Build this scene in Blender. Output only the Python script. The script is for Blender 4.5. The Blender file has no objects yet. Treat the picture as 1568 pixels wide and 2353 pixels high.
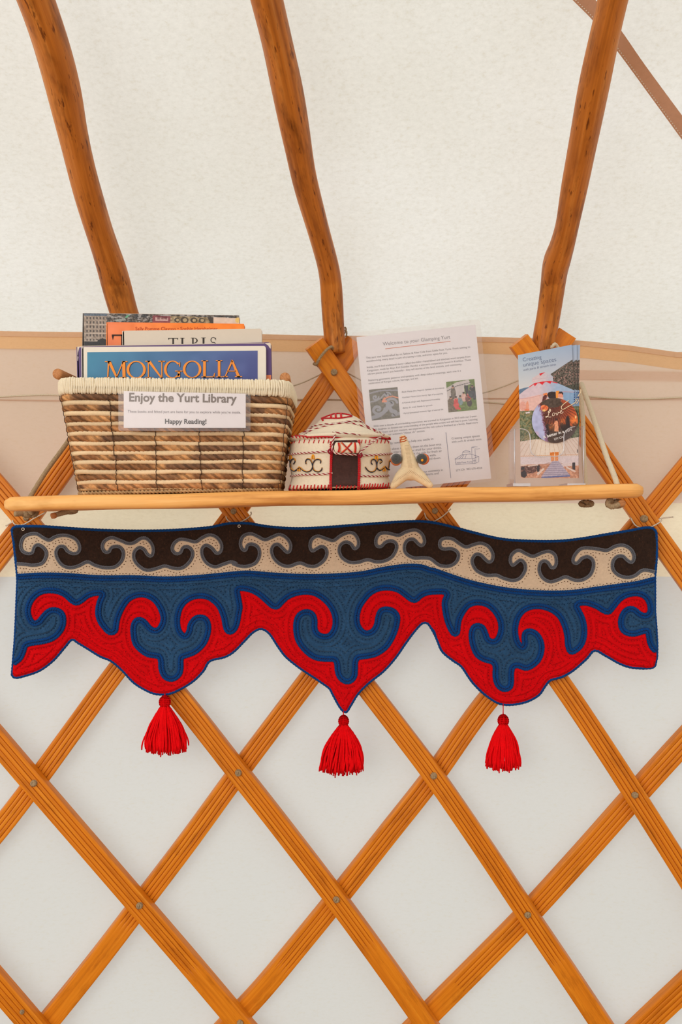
import bpy, bmesh, math, random
import numpy as np
from mathutils import Vector, Matrix, geometry
from mathutils.bvhtree import BVHTree
random.seed(7); rng = np.random.default_rng(7)
scene = bpy.context.scene
COL = scene.collection

# ------------------------------------------------------------------ camera, sky, light, exposure
F = 1830.0; CX, CY = 784.0, 1176.5; CZ = 1.35
cam_d = bpy.data.cameras.new('camera'); cam = bpy.data.objects.new('camera', cam_d); COL.objects.link(cam)
cam.location = (0, 0, CZ); cam.rotation_euler = (math.pi/2, 0, 0)
cam_d.sensor_fit = 'VERTICAL'; cam_d.sensor_height = 36.0; cam_d.lens = 36.0*F/2353.0
cam_d.clip_start = 0.01
scene.camera = cam
vs = scene.view_settings
vs.view_transform = 'Standard'; vs.look = 'None'; vs.exposure = 0.12; vs.gamma = 1.0; vs.use_curve_mapping = False
scene.cycles.max_bounces = 8; scene.cycles.diffuse_bounces = 4; scene.cycles.transparent_max_bounces = 12
WORLD_STRENGTH = 1.0
world = bpy.data.worlds.new('sky'); scene.world = world; world.use_nodes = True
wn, wl = world.node_tree.nodes, world.node_tree.links
bg = wn['Background']; bg.inputs['Strength'].default_value = WORLD_STRENGTH
wtc = wn.new('ShaderNodeTexCoord'); wsep = wn.new('ShaderNodeSeparateXYZ'); wmr = wn.new('ShaderNodeMapRange')
wmr.inputs['From Min'].default_value = -1; wmr.inputs['From Max'].default_value = 1
wrp = wn.new('ShaderNodeValToRGB')
e = wrp.color_ramp.elements
e[0].position = 0.0; e[0].color = (.70, .66, .60, 1)
e[1].position = 1.0; e[1].color = (1.34, 1.32, 1.29, 1)
for p, c in ((.44, (.76, .73, .68, 1)), (.54, (.98, .965, .94, 1)), (.75, (1.12, 1.10, 1.075, 1))):
    n = e.new(p); n.color = c
wl.new(wtc.outputs['Generated'], wsep.inputs[0]); wl.new(wsep.outputs['Z'], wmr.inputs['Value'])
wl.new(wmr.outputs[0], wrp.inputs[0]); wl.new(wrp.outputs[0], bg.inputs['Color'])
# daylight through the doorway, behind and to the left of the camera
dl = bpy.data.lights.new('doorway_daylight', 'AREA'); dl.shape = 'RECTANGLE'; dl.size = 1.7; dl.size_y = 2.0
dl.energy = 26; dl.color = (1, .97, .93)
dlo = bpy.data.objects.new('doorway_daylight', dl); COL.objects.link(dlo)
dlo.location = (-1.5, -1.2, 1.75); dlo.rotation_euler = (Vector((0, 1.4, 1.25)) - dlo.location).to_track_quat('-Z', 'Y').to_euler()

# ------------------------------------------------------------------ helpers
R = 3.0; YC = 1.49 - R                     # yurt wall: a cylinder about x=0, y=YC
def ray(px, py): return np.array([(px-CX)/F, 1.0, (CY-py)/F])
CAM = np.array([0, 0, CZ])
def P(px, py, Y): return CAM + ray(px, py)*Y
def C(px, py, off):                        # point on the cylinder that stands off metres inside the wall canvas
    a = (px-CX)/F; r = R-off
    A = 1+a*a; B = -2*YC; Cc = YC*YC-r*r
    t = (-B+math.sqrt(B*B-4*A*Cc))/(2*A)
    return CAM + ray(px, py)*t
def plane(px, py, p0, n):
    d = ray(px, py); t = np.dot(np.array(p0)-CAM, n)/np.dot(d, n)
    return CAM + d*t
def lin(c):
    c = np.asarray(c, float)/255.0
    return np.where(c <= .04045, c/12.92, ((c+.055)/1.055)**2.4)
def S(r, g, b): return tuple(lin((r, g, b)))+(1.0,)

ORG = {}
def world_org(o): return ORG.get(o.name, np.zeros(3))
def tag(o, label=None, cat=None, group=None, kind=None):
    if label: o['label'] = label
    if cat: o['category'] = cat
    if group: o['group'] = group
    if kind: o['kind'] = kind
    return o
def thing(name, loc, label, cat, group=None):
    o = bpy.data.objects.new(name, None); COL.objects.link(o); o.location = tuple(loc); o.empty_display_size = .03
    ORG[o.name] = np.array(loc, float)
    return tag(o, label, cat, group)
class MB:
    def __init__(s): s.v = []; s.f = []; s.m = []; s.c = []; s.g = []; s.n = 0
    def add(s, v, f, mi=0, col=None, gl=None):
        v = np.asarray(v, float); k = len(v)
        s.v.append(v); s.f += [tuple(int(i)+s.n for i in q) for q in f]; s.m += [mi]*len(f)
        if col is None: col = np.ones((k, 3))
        col = np.asarray(col, float)
        if col.ndim == 1: col = np.tile(col[:3], (k, 1))
        s.c.append(col)
        s.g.append(np.zeros((k, 3)) if gl is None else np.asarray(gl, float))
        s.n += k
    def build(s, name, mats, parent=None, smooth=True, origin=None, label=None, cat=None, group=None, kind=None):
        v = np.concatenate(s.v); c = np.concatenate(s.c); g = np.concatenate(s.g)
        if origin is None: origin = world_org(parent) if parent else np.zeros(3)
        me = bpy.data.meshes.new(name)
        me.from_pydata((v-origin).tolist(), [], s.f)
        a = me.attributes.new('Col', 'FLOAT_COLOR', 'POINT'); a.data.foreach_set('color', np.c_[c, np.ones(len(c))].astype('f').ravel())
        a = me.attributes.new('gl', 'FLOAT_VECTOR', 'POINT'); a.data.foreach_set('vector', g.astype('f').ravel())
        if not isinstance(mats, (list, tuple)): mats = [mats]
        for m in mats: me.materials.append(m)
        me.polygons.foreach_set('material_index', np.array(s.m, 'i'))
        me.polygons.foreach_set('use_smooth', np.full(len(s.f), smooth))
        me.update()
        o = bpy.data.objects.new(name, me); COL.objects.link(o)
        if parent is None: o.location = tuple(origin)
        else:
            o.parent = parent; o.location = tuple(np.asarray(origin)-world_org(parent))
        ORG[o.name] = np.asarray(origin, float)
        if label and parent: o['label'] = label
        elif label: tag(o, label, cat, group)
        if kind: o['kind'] = kind
        return o
def sharp(o, deg=35):
    me = o.data
    try: me.set_sharp_from_angle(angle=math.radians(deg))
    except Exception: pass
    return o

def catmull(pts, step=3.0, closed=False):
    p = np.asarray(pts, float); n = len(p); out = []
    rngi = range(n) if closed else range(n-1)
    for i in rngi:
        if closed: a, b, c, d = p[(i-1) % n], p[i], p[(i+1) % n], p[(i+2) % n]
        else: a, b, c, d = p[max(i-1, 0)], p[i], p[i+1], p[min(i+2, n-1)]
        k = max(1, int(np.linalg.norm(c-b)/step+.5))
        # centripetal-ish: damp tangents by local spacing
        for j in range(k):
            t = j/k
            m1, m2 = (c-a)/2, (d-b)/2
            L = np.linalg.norm(c-b)
            for m in (m1, m2):
                lm = np.linalg.norm(m)
                if lm > 1.1*L: m *= 1.1*L/lm
            out.append((2*t**3-3*t**2+1)*b + (t**3-2*t**2+t)*m1 + (-2*t**3+3*t**2)*c + (t**3-t**2)*m2)
    if not closed: out.append(p[-1])
    return np.array(out)
def resample(p, step, closed=False):
    p = np.asarray(p, float)
    if closed: p = np.vstack([p, p[:1]])
    d = np.r_[0, np.cumsum(np.linalg.norm(np.diff(p, axis=0), axis=1))]
    n = max(2, int(d[-1]/step+.5)+1); s = np.linspace(0, d[-1], n)
    q = np.stack([np.interp(s, d, p[:, k]) for k in range(p.shape[1])], 1)
    return q[:-1] if closed else q
def frames(p, closed=False, up=None):
    n = len(p)
    if closed: t = np.roll(p, -1, 0)-np.roll(p, 1, 0)
    else: t = np.gradient(p, axis=0)
    t /= np.maximum(np.linalg.norm(t, axis=1, keepdims=True), 1e-12)
    if up is not None:
        up = np.asarray(up, float)
        if up.ndim == 1: up = np.tile(up, (n, 1))
        b = np.cross(t, up); b /= np.maximum(np.linalg.norm(b, axis=1, keepdims=True), 1e-9)
        return t, np.cross(b, t), b
    N = np.zeros_like(p); ref = np.array([0, 0, 1.0]) if abs(t[0][2]) < .9 else np.array([0, 1.0, 0])
    v = ref-t[0]*np.dot(ref, t[0]); v /= np.linalg.norm(v)
    for i in range(n):
        v = v-t[i]*np.dot(v, t[i]); v /= max(np.linalg.norm(v), 1e-9); N[i] = v
    return t, N, np.cross(t, N)
def tube(mb, pts, rad, res=8, closed=False, lobes=0, depth=.3, twist=.01, col=None, lobecols=None, mi=0, caps=True, flat=1.0, up=None, phase=0.0):
    p = np.asarray(pts, float); n = len(p)
    t, N, B = frames(p, closed, up)
    s = np.r_[0, np.cumsum(np.linalg.norm(np.diff(p, axis=0), axis=1))]
    if closed and lobes:
        tot = s[-1]+np.linalg.norm(p[0]-p[-1]); twist = tot/max(1, round(tot/twist))
    rad = np.broadcast_to(np.asarray(rad, float), (n,))
    th = np.arange(res)*2*math.pi/res
    rr = 1-depth*(.5-.5*np.cos(lobes*th)) if lobes else np.ones(res)
    rot = 2*math.pi*s/twist+phase if lobes else np.zeros(n)
    A = th[None]+rot[:, None]
    V = p[:, None]+(N[:, None]*np.cos(A)[..., None]*flat+B[:, None]*np.sin(A)[..., None])*(rad[:, None]*rr[None])[..., None]
    V = V.reshape(-1, 3)
    f = []
    m = n if closed else n-1
    for i in range(m):
        a = i*res; b = ((i+1) % n)*res
        for j in range(res):
            k = (j+1) % res
            f.append((a+j, a+k, b+k, b+j))
    if caps and not closed:
        f.append(tuple(range(res-1, -1, -1))); f.append(tuple((n-1)*res+j for j in range(res)))
    gl = np.stack([np.repeat(s, res), np.tile(np.cos(th), n)*.02, np.tile(np.sin(th), n)*.02], 1)
    cc = None
    if lobecols is not None and col is not None:
        lc = np.asarray(lobecols, float); idx = ((th/(2*math.pi)*lobes+.5).astype(int)) % len(lc)
        cc = np.asarray(col, float)[:, None, :]*lc[idx][None, :, None]; cc = cc.reshape(-1, 3)
    elif lobecols is not None:
        lc = np.asarray(lobecols, float); idx = ((th/(2*math.pi)*lobes+.5).astype(int)) % len(lc)
        cc = np.tile(lc[idx], (n, 1))
    elif col is not None:
        cc = np.asarray(col, float)
        if cc.ndim == 2 and len(cc) == n: cc = np.repeat(cc, res, 0)
    mb.add(V, f, mi, cc, gl)
def box(mb, x0, x1, y0, y1, z0, z1, mi=0, col=None, M=None):
    v = np.array([(x, y, z) for x in (x0, x1) for y in (y0, y1) for z in (z0, z1)], float)
    if M is not None: v = np.array([M(q) for q in v])
    f = [(0, 1, 3, 2), (4, 6, 7, 5), (0, 4, 5, 1), (2, 3, 7, 6), (0, 2, 6, 4), (1, 5, 7, 3)]
    mb.add(v, f, mi, col)
def inpoly(x, y, poly):
    x = np.asarray(x, float); y = np.asarray(y, float); r = np.zeros(x.shape, bool)
    p = np.asarray(poly, float); n = len(p); j = n-1
    for i in range(n):
        xi, yi = p[i]; xj, yj = p[j]
        if yi != yj:
            r ^= ((yi > y) != (yj > y)) & (x < (xj-xi)*(y-yi)/(yj-yi)+xi)
        j = i
    return r
def mindist(q, b):
    out = np.empty(len(q))
    for i in range(0, len(q), 1500):
        out[i:i+1500] = np.sqrt(((q[i:i+1500, None]-b[None])**2).sum(-1)).min(1)
    return out
def vnoise(x, y, s, seed=0):               # cheap value noise
    x = np.asarray(x)/s; y = np.asarray(y)/s
    xi = np.floor(x).astype(np.int64); yi = np.floor(y).astype(np.int64); fx = x-xi; fy = y-yi
    def h(a, b):
        k = (a*374761393+b*668265263+seed*974711) & 0x7fffffff
        k = ((k ^ (k >> 13))*1274126177) & 0x7fffffff
        return ((k ^ (k >> 16)) & 0xffff)/65535.0
    fx = fx*fx*(3-2*fx); fy = fy*fy*(3-2*fy)
    return (h(xi, yi)*(1-fx)+h(xi+1, yi)*fx)*(1-fy)+(h(xi, yi+1)*(1-fx)+h(xi+1, yi+1)*fx)*fy

# ------------------------------------------------------------------ materials
def mat(name):
    m = bpy.data.materials.new(name); m.use_nodes = True
    nt = m.node_tree; return m, nt.nodes, nt.links, nt.nodes['Principled BSDF']
def noise(N, L, vec, scale, detail=4, rough=.6):
    n = N.new('ShaderNodeTexNoise'); n.inputs['Scale'].default_value = scale; n.inputs['Detail'].default_value = detail
    n.inputs['Roughness'].default_value = rough
    if vec is not None: L.new(vec, n.inputs['Vector'])
    return n.outputs['Fac']
def ramp(N, L, fac, stops):
    r = N.new('ShaderNodeValToRGB'); el = r.color_ramp.elements
    el[0].position, el[0].color = stops[0]; el[1].position, el[1].color = stops[-1]
    for p, c in stops[1:-1]:
        k = el.new(p); k.color = c
    L.new(fac, r.inputs[0]); return r.outputs[0]
def bump(N, L, b, h, strength, dist):
    n = N.new('ShaderNodeBump'); n.inputs['Strength'].default_value = strength; n.inputs['Distance'].default_value = dist
    L.new(h, n.inputs['Height']); L.new(n.outputs[0], b.inputs['Normal']); return n
def mul(N, L, a, b):
    n = N.new('ShaderNodeMix'); n.data_type = 'RGBA'; n.blend_type = 'MULTIPLY'; n.inputs[0].default_value = 1
    for s, k in ((a, 6), (b, 7)):
        if isinstance(s, tuple): n.inputs[k].default_value = s
        else: L.new(s, n.inputs[k])
    return n.outputs[2]
def objco(N): return N.new('ShaderNodeTexCoord').outputs['Object']
def attr(N, name, out):
    n = N.new('ShaderNodeAttribute'); n.attribute_name = name; return n.outputs[out]
def mapping(N, L, vec, scale):
    n = N.new('ShaderNodeMapping'); n.inputs['Scale'].default_value = scale; L.new(vec, n.inputs['Vector']); return n.outputs[0]
def wood(name, dark, base, light, rough=.4, blotch=0.5, coat=.15, gs=1.0, flecks=False):
    m, N, L, b = mat(name); g = attr(N, 'gl', 'Vector')
    oi = N.new('ShaderNodeObjectInfo').outputs['Random']
    off = N.new('ShaderNodeVectorMath'); off.operation = 'ADD'; cmb = N.new('ShaderNodeCombineXYZ')
    k = N.new('ShaderNodeMath'); k.operation = 'MULTIPLY'; k.inputs[1].default_value = 7.0; L.new(oi, k.inputs[0])
    for i in range(3): L.new(k.outputs[0], cmb.inputs[i])
    L.new(g, off.inputs[0]); L.new(cmb.outputs[0], off.inputs[1]); g = off.outputs[0]
    f1 = noise(N, L, mapping(N, L, g, (4*gs, 160*gs, 160*gs)), 1.0, 5, .65)
    f2 = noise(N, L, mapping(N, L, g, (14*gs, 60*gs, 60*gs)), 1.0, 4, .7)
    c1 = ramp(N, L, f1, [(.30, dark), (.52, base), (.74, light)])
    c2 = ramp(N, L, f2, [(.30, (1-blotch, (1-blotch)*.92, (1-blotch)*.8, 1)), (.47, (1, 1, 1, 1)), (.8, (1.06, 1.04, 1, 1))])
    cc = mul(N, L, c1, c2)
    if flecks:
        f3 = noise(N, L, mapping(N, L, g, (38, 190, 190)), 1.0, 3, .6)
        cc = mul(N, L, cc, ramp(N, L, f3, [(.31, (.34, .26, .2, 1)), (.39, (1, 1, 1, 1)), (1, (1, 1, 1, 1))]))
        f4 = noise(N, L, mapping(N, L, g, (9, 34, 34)), 1.0, 3, .6)
        cc = mul(N, L, cc, ramp(N, L, f4, [(.30, (.72, .66, .6, 1)), (.5, (1, 1, 1, 1)), (1, (1.04, 1.04, 1, 1))]))
    L.new(cc, b.inputs['Base Color'])
    b.inputs['Specular IOR Level'].default_value = .28; b.inputs['Roughness'].default_value = rough; b.inputs['Coat Weight'].default_value = coat; b.inputs['Coat Roughness'].default_value = .25
    bump(N, L, b, f1, .25, .0012)
    return m
def felt(name, c, var=.25, sheen=.25, scale=220, bstr=.5, c2=None, usecol=False, quilt=None):
    m, N, L, b = mat(name); v = objco(N)
    f1 = noise(N, L, v, scale, 5, .7); f2 = noise(N, L, v, scale*.16, 3, .6)
    base = attr(N, 'Col', 'Color') if usecol else c
    k1 = (1-var, 1-var, 1-var, 1); k2 = (1+var*.6, 1+var*.6, 1+var*.6, 1)
    col = mul(N, L, base, ramp(N, L, f1, [(.3, k1), (.7, k2)]))
    col = mul(N, L, col, ramp(N, L, f2, [(.3, (1-var*.5,)*3+(1,)), (.7, (1+var*.3,)*3+(1,))]))
    if c2:
        f3 = noise(N, L, mapping(N, L, v, (1.0, 1.0, .35)), scale*2.2, 4, .8)
        mx = N.new('ShaderNodeMix'); mx.data_type = 'RGBA'; mx.inputs[7].default_value = c2
        r3 = ramp(N, L, f3, [(.60, (0, 0, 0, 1)), (.75, (.8, .8, .8, 1))])
        L.new(r3, mx.inputs[0]); L.new(col, mx.inputs[6]); col = mx.outputs[2]
    L.new(col, b.inputs['Base Color']); b.inputs['Roughness'].default_value = .95
    b.inputs['Specular IOR Level'].default_value = .15
    b.inputs['Sheen Weight'].default_value = sheen; b.inputs['Sheen Roughness'].default_value = .6
    bn = bump(N, L, b, f1, bstr, .0015)
    if quilt:          # rows of quilting sink into the felt: gl.x holds the distance to the seam in hundreds of pixels
        sx = N.new('ShaderNodeSeparateXYZ'); L.new(attr(N, 'gl', 'Vector'), sx.inputs[0])
        a = N.new('ShaderNodeMath'); a.operation = 'MULTIPLY_ADD'; a.inputs[1].default_value = 100.0; a.inputs[2].default_value = -quilt[0]; L.new(sx.outputs['X'], a.inputs[0])
        pg = N.new('ShaderNodeMath'); pg.operation = 'PINGPONG'; pg.inputs[1].default_value = quilt[1]/2; L.new(a.outputs[0], pg.inputs[0])
        mr = N.new('ShaderNodeMapRange'); mr.interpolation_type = 'SMOOTHSTEP'; mr.inputs['From Max'].default_value = quilt[1]*.36; L.new(pg.outputs[0], mr.inputs['Value'])
        b2 = N.new('ShaderNodeBump'); b2.inputs['Strength'].default_value = .9; b2.inputs['Distance'].default_value = .0022
        L.new(mr.outputs[0], b2.inputs['Height']); L.new(b2.outputs[0], bn.inputs['Normal'])
    return m
def plain(name, c, rough=.6, spec=.3, metal=0, usecol=False, var=0.06, scale=90):
    m, N, L, b = mat(name)
    f = noise(N, L, objco(N), scale, 3, .6)
    base = attr(N, 'Col', 'Color') if usecol else c
    L.new(mul(N, L, base, ramp(N, L, f, [(.3, (1-var,)*3+(1,)), (.7, (1+var*.4,)*3+(1,))])), b.inputs['Base Color'])
    b.inputs['Roughness'].default_value = rough; b.inputs['Specular IOR Level'].default_value = spec; b.inputs['Metallic'].default_value = metal
    return m
def canvas(name, dif, tra, mixf=.5, scale=60, var=.05, warm=(1.0, .97, .9, 1), fibre=True):
    m, N, L, b = mat(name); N.remove(b)
    v = objco(N); out = N['Material Output']
    f1 = noise(N, L, mapping(N, L, v, (1, 1, 2.2)), scale, 6, .75); f2 = noise(N, L, v, 2.2, 4, .6)
    k = ramp(N, L, f1, [(.28, (1-var*1.3, (1-var*1.3)*warm[1], (1-var*1.3)*warm[2], 1)), (.46, (1-var*.35,)*3+(1,)), (.70, (1+var*.5,)*3+(1,))])
    k2 = ramp(N, L, f2, [(.35, (1-var*.5, 1-var*.6, 1-var*.9, 1)), (.65, (1+var*.25,)*3+(1,))])
    d = N.new('ShaderNodeBsdfDiffuse'); t = N.new('ShaderNodeBsdfTranslucent'); mx = N.new('ShaderNodeMixShader'); mx.inputs[0].default_value = mixf
    L.new(mul(N, L, mul(N, L, dif, k), k2), d.inputs['Color']); L.new(mul(N, L, mul(N, L, tra, k), k2), t.inputs['Color'])
    bp = N.new('ShaderNodeBump'); bp.inputs['Strength'].default_value = .12; bp.inputs['Distance'].default_value = .001
    L.new(f1, bp.inputs['Height']); L.new(bp.outputs[0], d.inputs['Normal'])
    L.new(d.outputs[0], mx.inputs[1]); L.new(t.outputs[0], mx.inputs[2]); L.new(mx.outputs[0], out.inputs['Surface'])
    return m
def clear(name, tint, gloss=.06, haze=.05, rough=.08, fres=.5):
    m, N, L, b = mat(name); N.remove(b); out = N['Material Output']
    tr = N.new('ShaderNodeBsdfTransparent'); tr.inputs[0].default_value = tint
    g = N.new('ShaderNodeBsdfGlossy'); g.inputs['Roughness'].default_value = rough
    d = N.new('ShaderNodeBsdfDiffuse'); d.inputs[0].default_value = (.9, .88, .9, 1)
    lw = N.new('ShaderNodeLayerWeight'); lw.inputs['Blend'].default_value = .25
    ma = N.new('ShaderNodeMath'); ma.operation = 'MULTIPLY_ADD'; ma.inputs[1].default_value = fres; ma.inputs[2].default_value = gloss
    L.new(lw.outputs['Fresnel'], ma.inputs[0])
    m1 = N.new('ShaderNodeMixShader'); m1.inputs[0].default_value = haze
    m2 = N.new('ShaderNodeMixShader'); L.new(ma.outputs[0], m2.inputs[0])
    L.new(tr.outputs[0], m1.inputs[1]); L.new(d.outputs[0], m1.inputs[2]); L.new(m1.outputs[0], m2.inputs[1]); L.new(g.outputs[0], m2.inputs[2])
    L.new(m2.outputs[0], out.inputs['Surface'])
    return m
M = {}
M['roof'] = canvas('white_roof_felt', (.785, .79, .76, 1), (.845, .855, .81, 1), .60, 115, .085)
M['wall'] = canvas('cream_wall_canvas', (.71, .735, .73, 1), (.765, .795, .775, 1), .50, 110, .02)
M['wall_mid'] = canvas('glow_tinted_wall_felt', (.88, .80, .60, 1), (.98, .88, .66, 1), .55, 115, .06)  # speckled wall band under the shelf, yellow light bleed tinted into its colour
M['wall_up'] = canvas('tan_pink_wall_canvas', (.80, .645, .525, 1), (.90, .725, .61, 1), .5, 110, .025)
M['hem'] = canvas('tan_hem_tape', (.86, .64, .43, 1), (.90, .64, .42, 1), .45, 160, .05)
M['tape'] = canvas('yellow_cotton_tape', (.94, .74, .49, 1), (1, .80, .52, 1), .55, 160, .04)
M['strap'] = canvas('tan_roof_strap', (.70, .49, .36, 1), (.84, .57, .41, 1), .5, 120, .06)
M['slat'] = wood('varnished_lattice_wood', S(196, 108, 16), S(220, 128, 22), S(232, 146, 36), .4, .24, .04)
M['groove'] = wood('groove_wood', S(140, 66, 6), S(168, 84, 8), S(186, 98, 14), .5, .2, .0)
M['pole'] = wood('pole_wood', S(162, 92, 32), S(196, 116, 40), S(216, 142, 66), .45, .50, .03, .8, True)
M['pine'] = wood('pine_board', S(190, 118, 50), S(242, 176, 98), S(250, 198, 126), .55, .16, .02, .7)
M['dowel'] = wood('dowel_wood', S(165, 100, 55), S(196, 134, 84), S(214, 156, 104), .6, .2, 0)
M['floor'] = wood('floor_boards', S(120, 84, 50), S(160, 115, 72), S(180, 135, 90), .5, .2, 0)
M['rope'] = plain('braided_cotton_rope', S(222, 206, 178), .9, .1, var=.18, scale=900)
M['hemp'] = plain('hemp_rope', S(172, 146, 112), .95, .1, var=.35, scale=500)
M['string'] = plain('white_tie_string', S(228, 214, 194), .85, .1)
M['felt_red'] = felt('red_felt', S(216, 2, 12), .18, .0, 240, .5, quilt=(16, 13))
M['felt_blue'] = felt('blue_felt', S(38, 78, 116), .30, .1, 240, .6, S(84, 122, 154), quilt=(15, 11))
M['felt_brown'] = felt('dark_brown_felt', S(48, 31, 22), .45, .1, 240, .7, S(112, 70, 42))
M['felt_cream'] = felt('cream_felt', S(214, 190, 162), .10, .1, 240, .4)
M['yarn_red'] = felt('red_yarn', S(242, 4, 14), .15, .0, 500, .4)
M['cord_blue'] = felt('royal_blue_cord', S(4, 64, 128), .30, .05, 500, .4)
M['cord_grey'] = felt('grey_cord', S(98, 100, 108), .25, .2, 500, .4)
M['thread'] = plain('dark_thread', S(44, 34, 40), .9, .1)
M['thread_navy'] = plain('navy_thread', S(20, 48, 76), .9, .1)
M['thread_red'] = plain('dark_red_thread', S(122, 8, 20), .9, .1)
M['thread_brown'] = plain('brown_thread', S(104, 74, 52), .9, .1)
M['weave'] = plain('banana_leaf_weave', None, .7, .25, usecol=True, var=.30, scale=260)
M['weave_pale'] = plain('pale_leaf_weave', None, .7, .25, usecol=True, var=.10, scale=180)
M['cotton'] = plain('cream_cotton_wrap', S(238, 224, 196), .9, .1, var=.10, scale=400)
M['wire'] = plain('dark_binding_wire', S(70, 48, 36), .6, .3)
M['paper'] = plain('white_paper', S(244, 241, 245), .55, .3, var=.02)
M['pages'] = plain('book_pages', S(224, 212, 190), .8, .1, var=.1, scale=400)
M['print'] = plain('printed_paper', None, .45, .35, usecol=True, var=.02)
M['ink'] = plain('coloured_ink', None, .6, .2, usecol=True, var=.02)
M['film'] = clear('clear_laminate', (.975, .96, .95, 1), .012, .045, .2)
M['acrylic'] = clear('clear_acrylic', (.985, .975, .985, 1), .008, .006, .03, .22)
M['acrylic_edge'] = clear('acrylic_edge', (.9, .87, .93, 1), .25, .45, .1)
M['felt_white'] = felt('white_felt', S(232, 216, 190), .08, .15, 260, .4)
M['felt_dark'] = felt('chocolate_felt', S(68, 40, 34), .3, .2, 260, .5)
M['felt_grey'] = felt('grey_felt', S(74, 74, 72), .5, .3, 400, .9)
M['embroid'] = felt('embroidery_thread', None, .15, .1, 700, .3, usecol=True)
M['gold'] = plain('pale_gold_wire', S(232, 206, 168), .3, .5, .35)
M['felt_figure'] = felt('natural_cream_felt', S(226, 200, 160), .10, .15, 300, .5)

# ------------------------------------------------------------------ text
_tc = {}
def text_geo(s, bold=0.0, shear=0.0, space=1.0):
    k = (s, bold, shear, space)
    if k in _tc: return _tc[k]
    cu = bpy.data.curves.new('t', 'FONT'); cu.body = s; cu.offset = bold; cu.shear = shear; cu.space_character = space
    cu.resolution_u = 3; cu.fill_mode = 'FRONT'
    ob = bpy.data.objects.new('t', cu); COL.objects.link(ob)
    dg = bpy.context.evaluated_depsgraph_get(); dg.update()
    me = bpy.data.meshes.new_from_object(ob.evaluated_get(dg))
    v = np.array([tuple(x.co) for x in me.vertices]) if len(me.vertices) else np.zeros((0, 3))
    f = [tuple(p.vertices) for p in me.polygons]
    bpy.data.objects.remove(ob); bpy.data.curves.remove(cu); bpy.data.meshes.remove(me)
    _tc[k] = (v, f); return v, f
def text_on(mb, s, p0, p1, mp, col, bold=0.0, shear=0.0, hs=1.0, mi=0):
    v, f = text_geo(s, bold, shear)
    if not len(v): return
    x0, x1 = v[:, 0].min(), v[:, 0].max(); w = x1-x0
    p0 = np.array(p0, float); p1 = np.array(p1, float); d = p1-p0; up = np.array([d[1], -d[0]])
    q = p0+((v[:, :1]-x0)/w)*d+(v[:, 1:2]/w)*up*hs
    mb.add([mp(a, b) for a, b in q], f, mi, lin(col))
def text_end(mb, s, p1, ang, size, mp, col, bold=0.0):
    v, f = text_geo(s, bold); w = v[:, 0].max()-v[:, 0].min()
    d = np.array([math.cos(ang), math.sin(ang)])*w*size; p1 = np.array(p1, float)
    text_on(mb, s, p1-d, p1, mp, col, bold)
def ribbon(mb, pts, w, mp, col, mi=0, taper=None):
    p = np.asarray(pts, float)
    t = np.gradient(p, axis=0); t /= np.maximum(np.linalg.norm(t, axis=1, keepdims=True), 1e-9)
    n = np.stack([-t[:, 1], t[:, 0]], 1); ww = np.full(len(p), w) if taper is None else w*np.asarray(taper)
    a = p+n*ww[:, None]/2; b = p-n*ww[:, None]/2
    v = [mp(*x) for x in a]+[mp(*x) for x in b]; k = len(p)
    mb.add(v, [(i, i+1, k+i+1, k+i) for i in range(k-1)], mi, lin(col))
def flatpoly(mb, pts, mp, col, mi=0):
    mb.add([mp(*x) for x in pts], [tuple(range(len(pts)))], mi, lin(col))
def arcpts(cx, cy, rx, ry, a0, a1, n=24):
    a = np.radians(np.linspace(a0, a1, n)); return np.stack([cx+rx*np.cos(a), cy+ry*np.sin(a)], 1)
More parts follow.
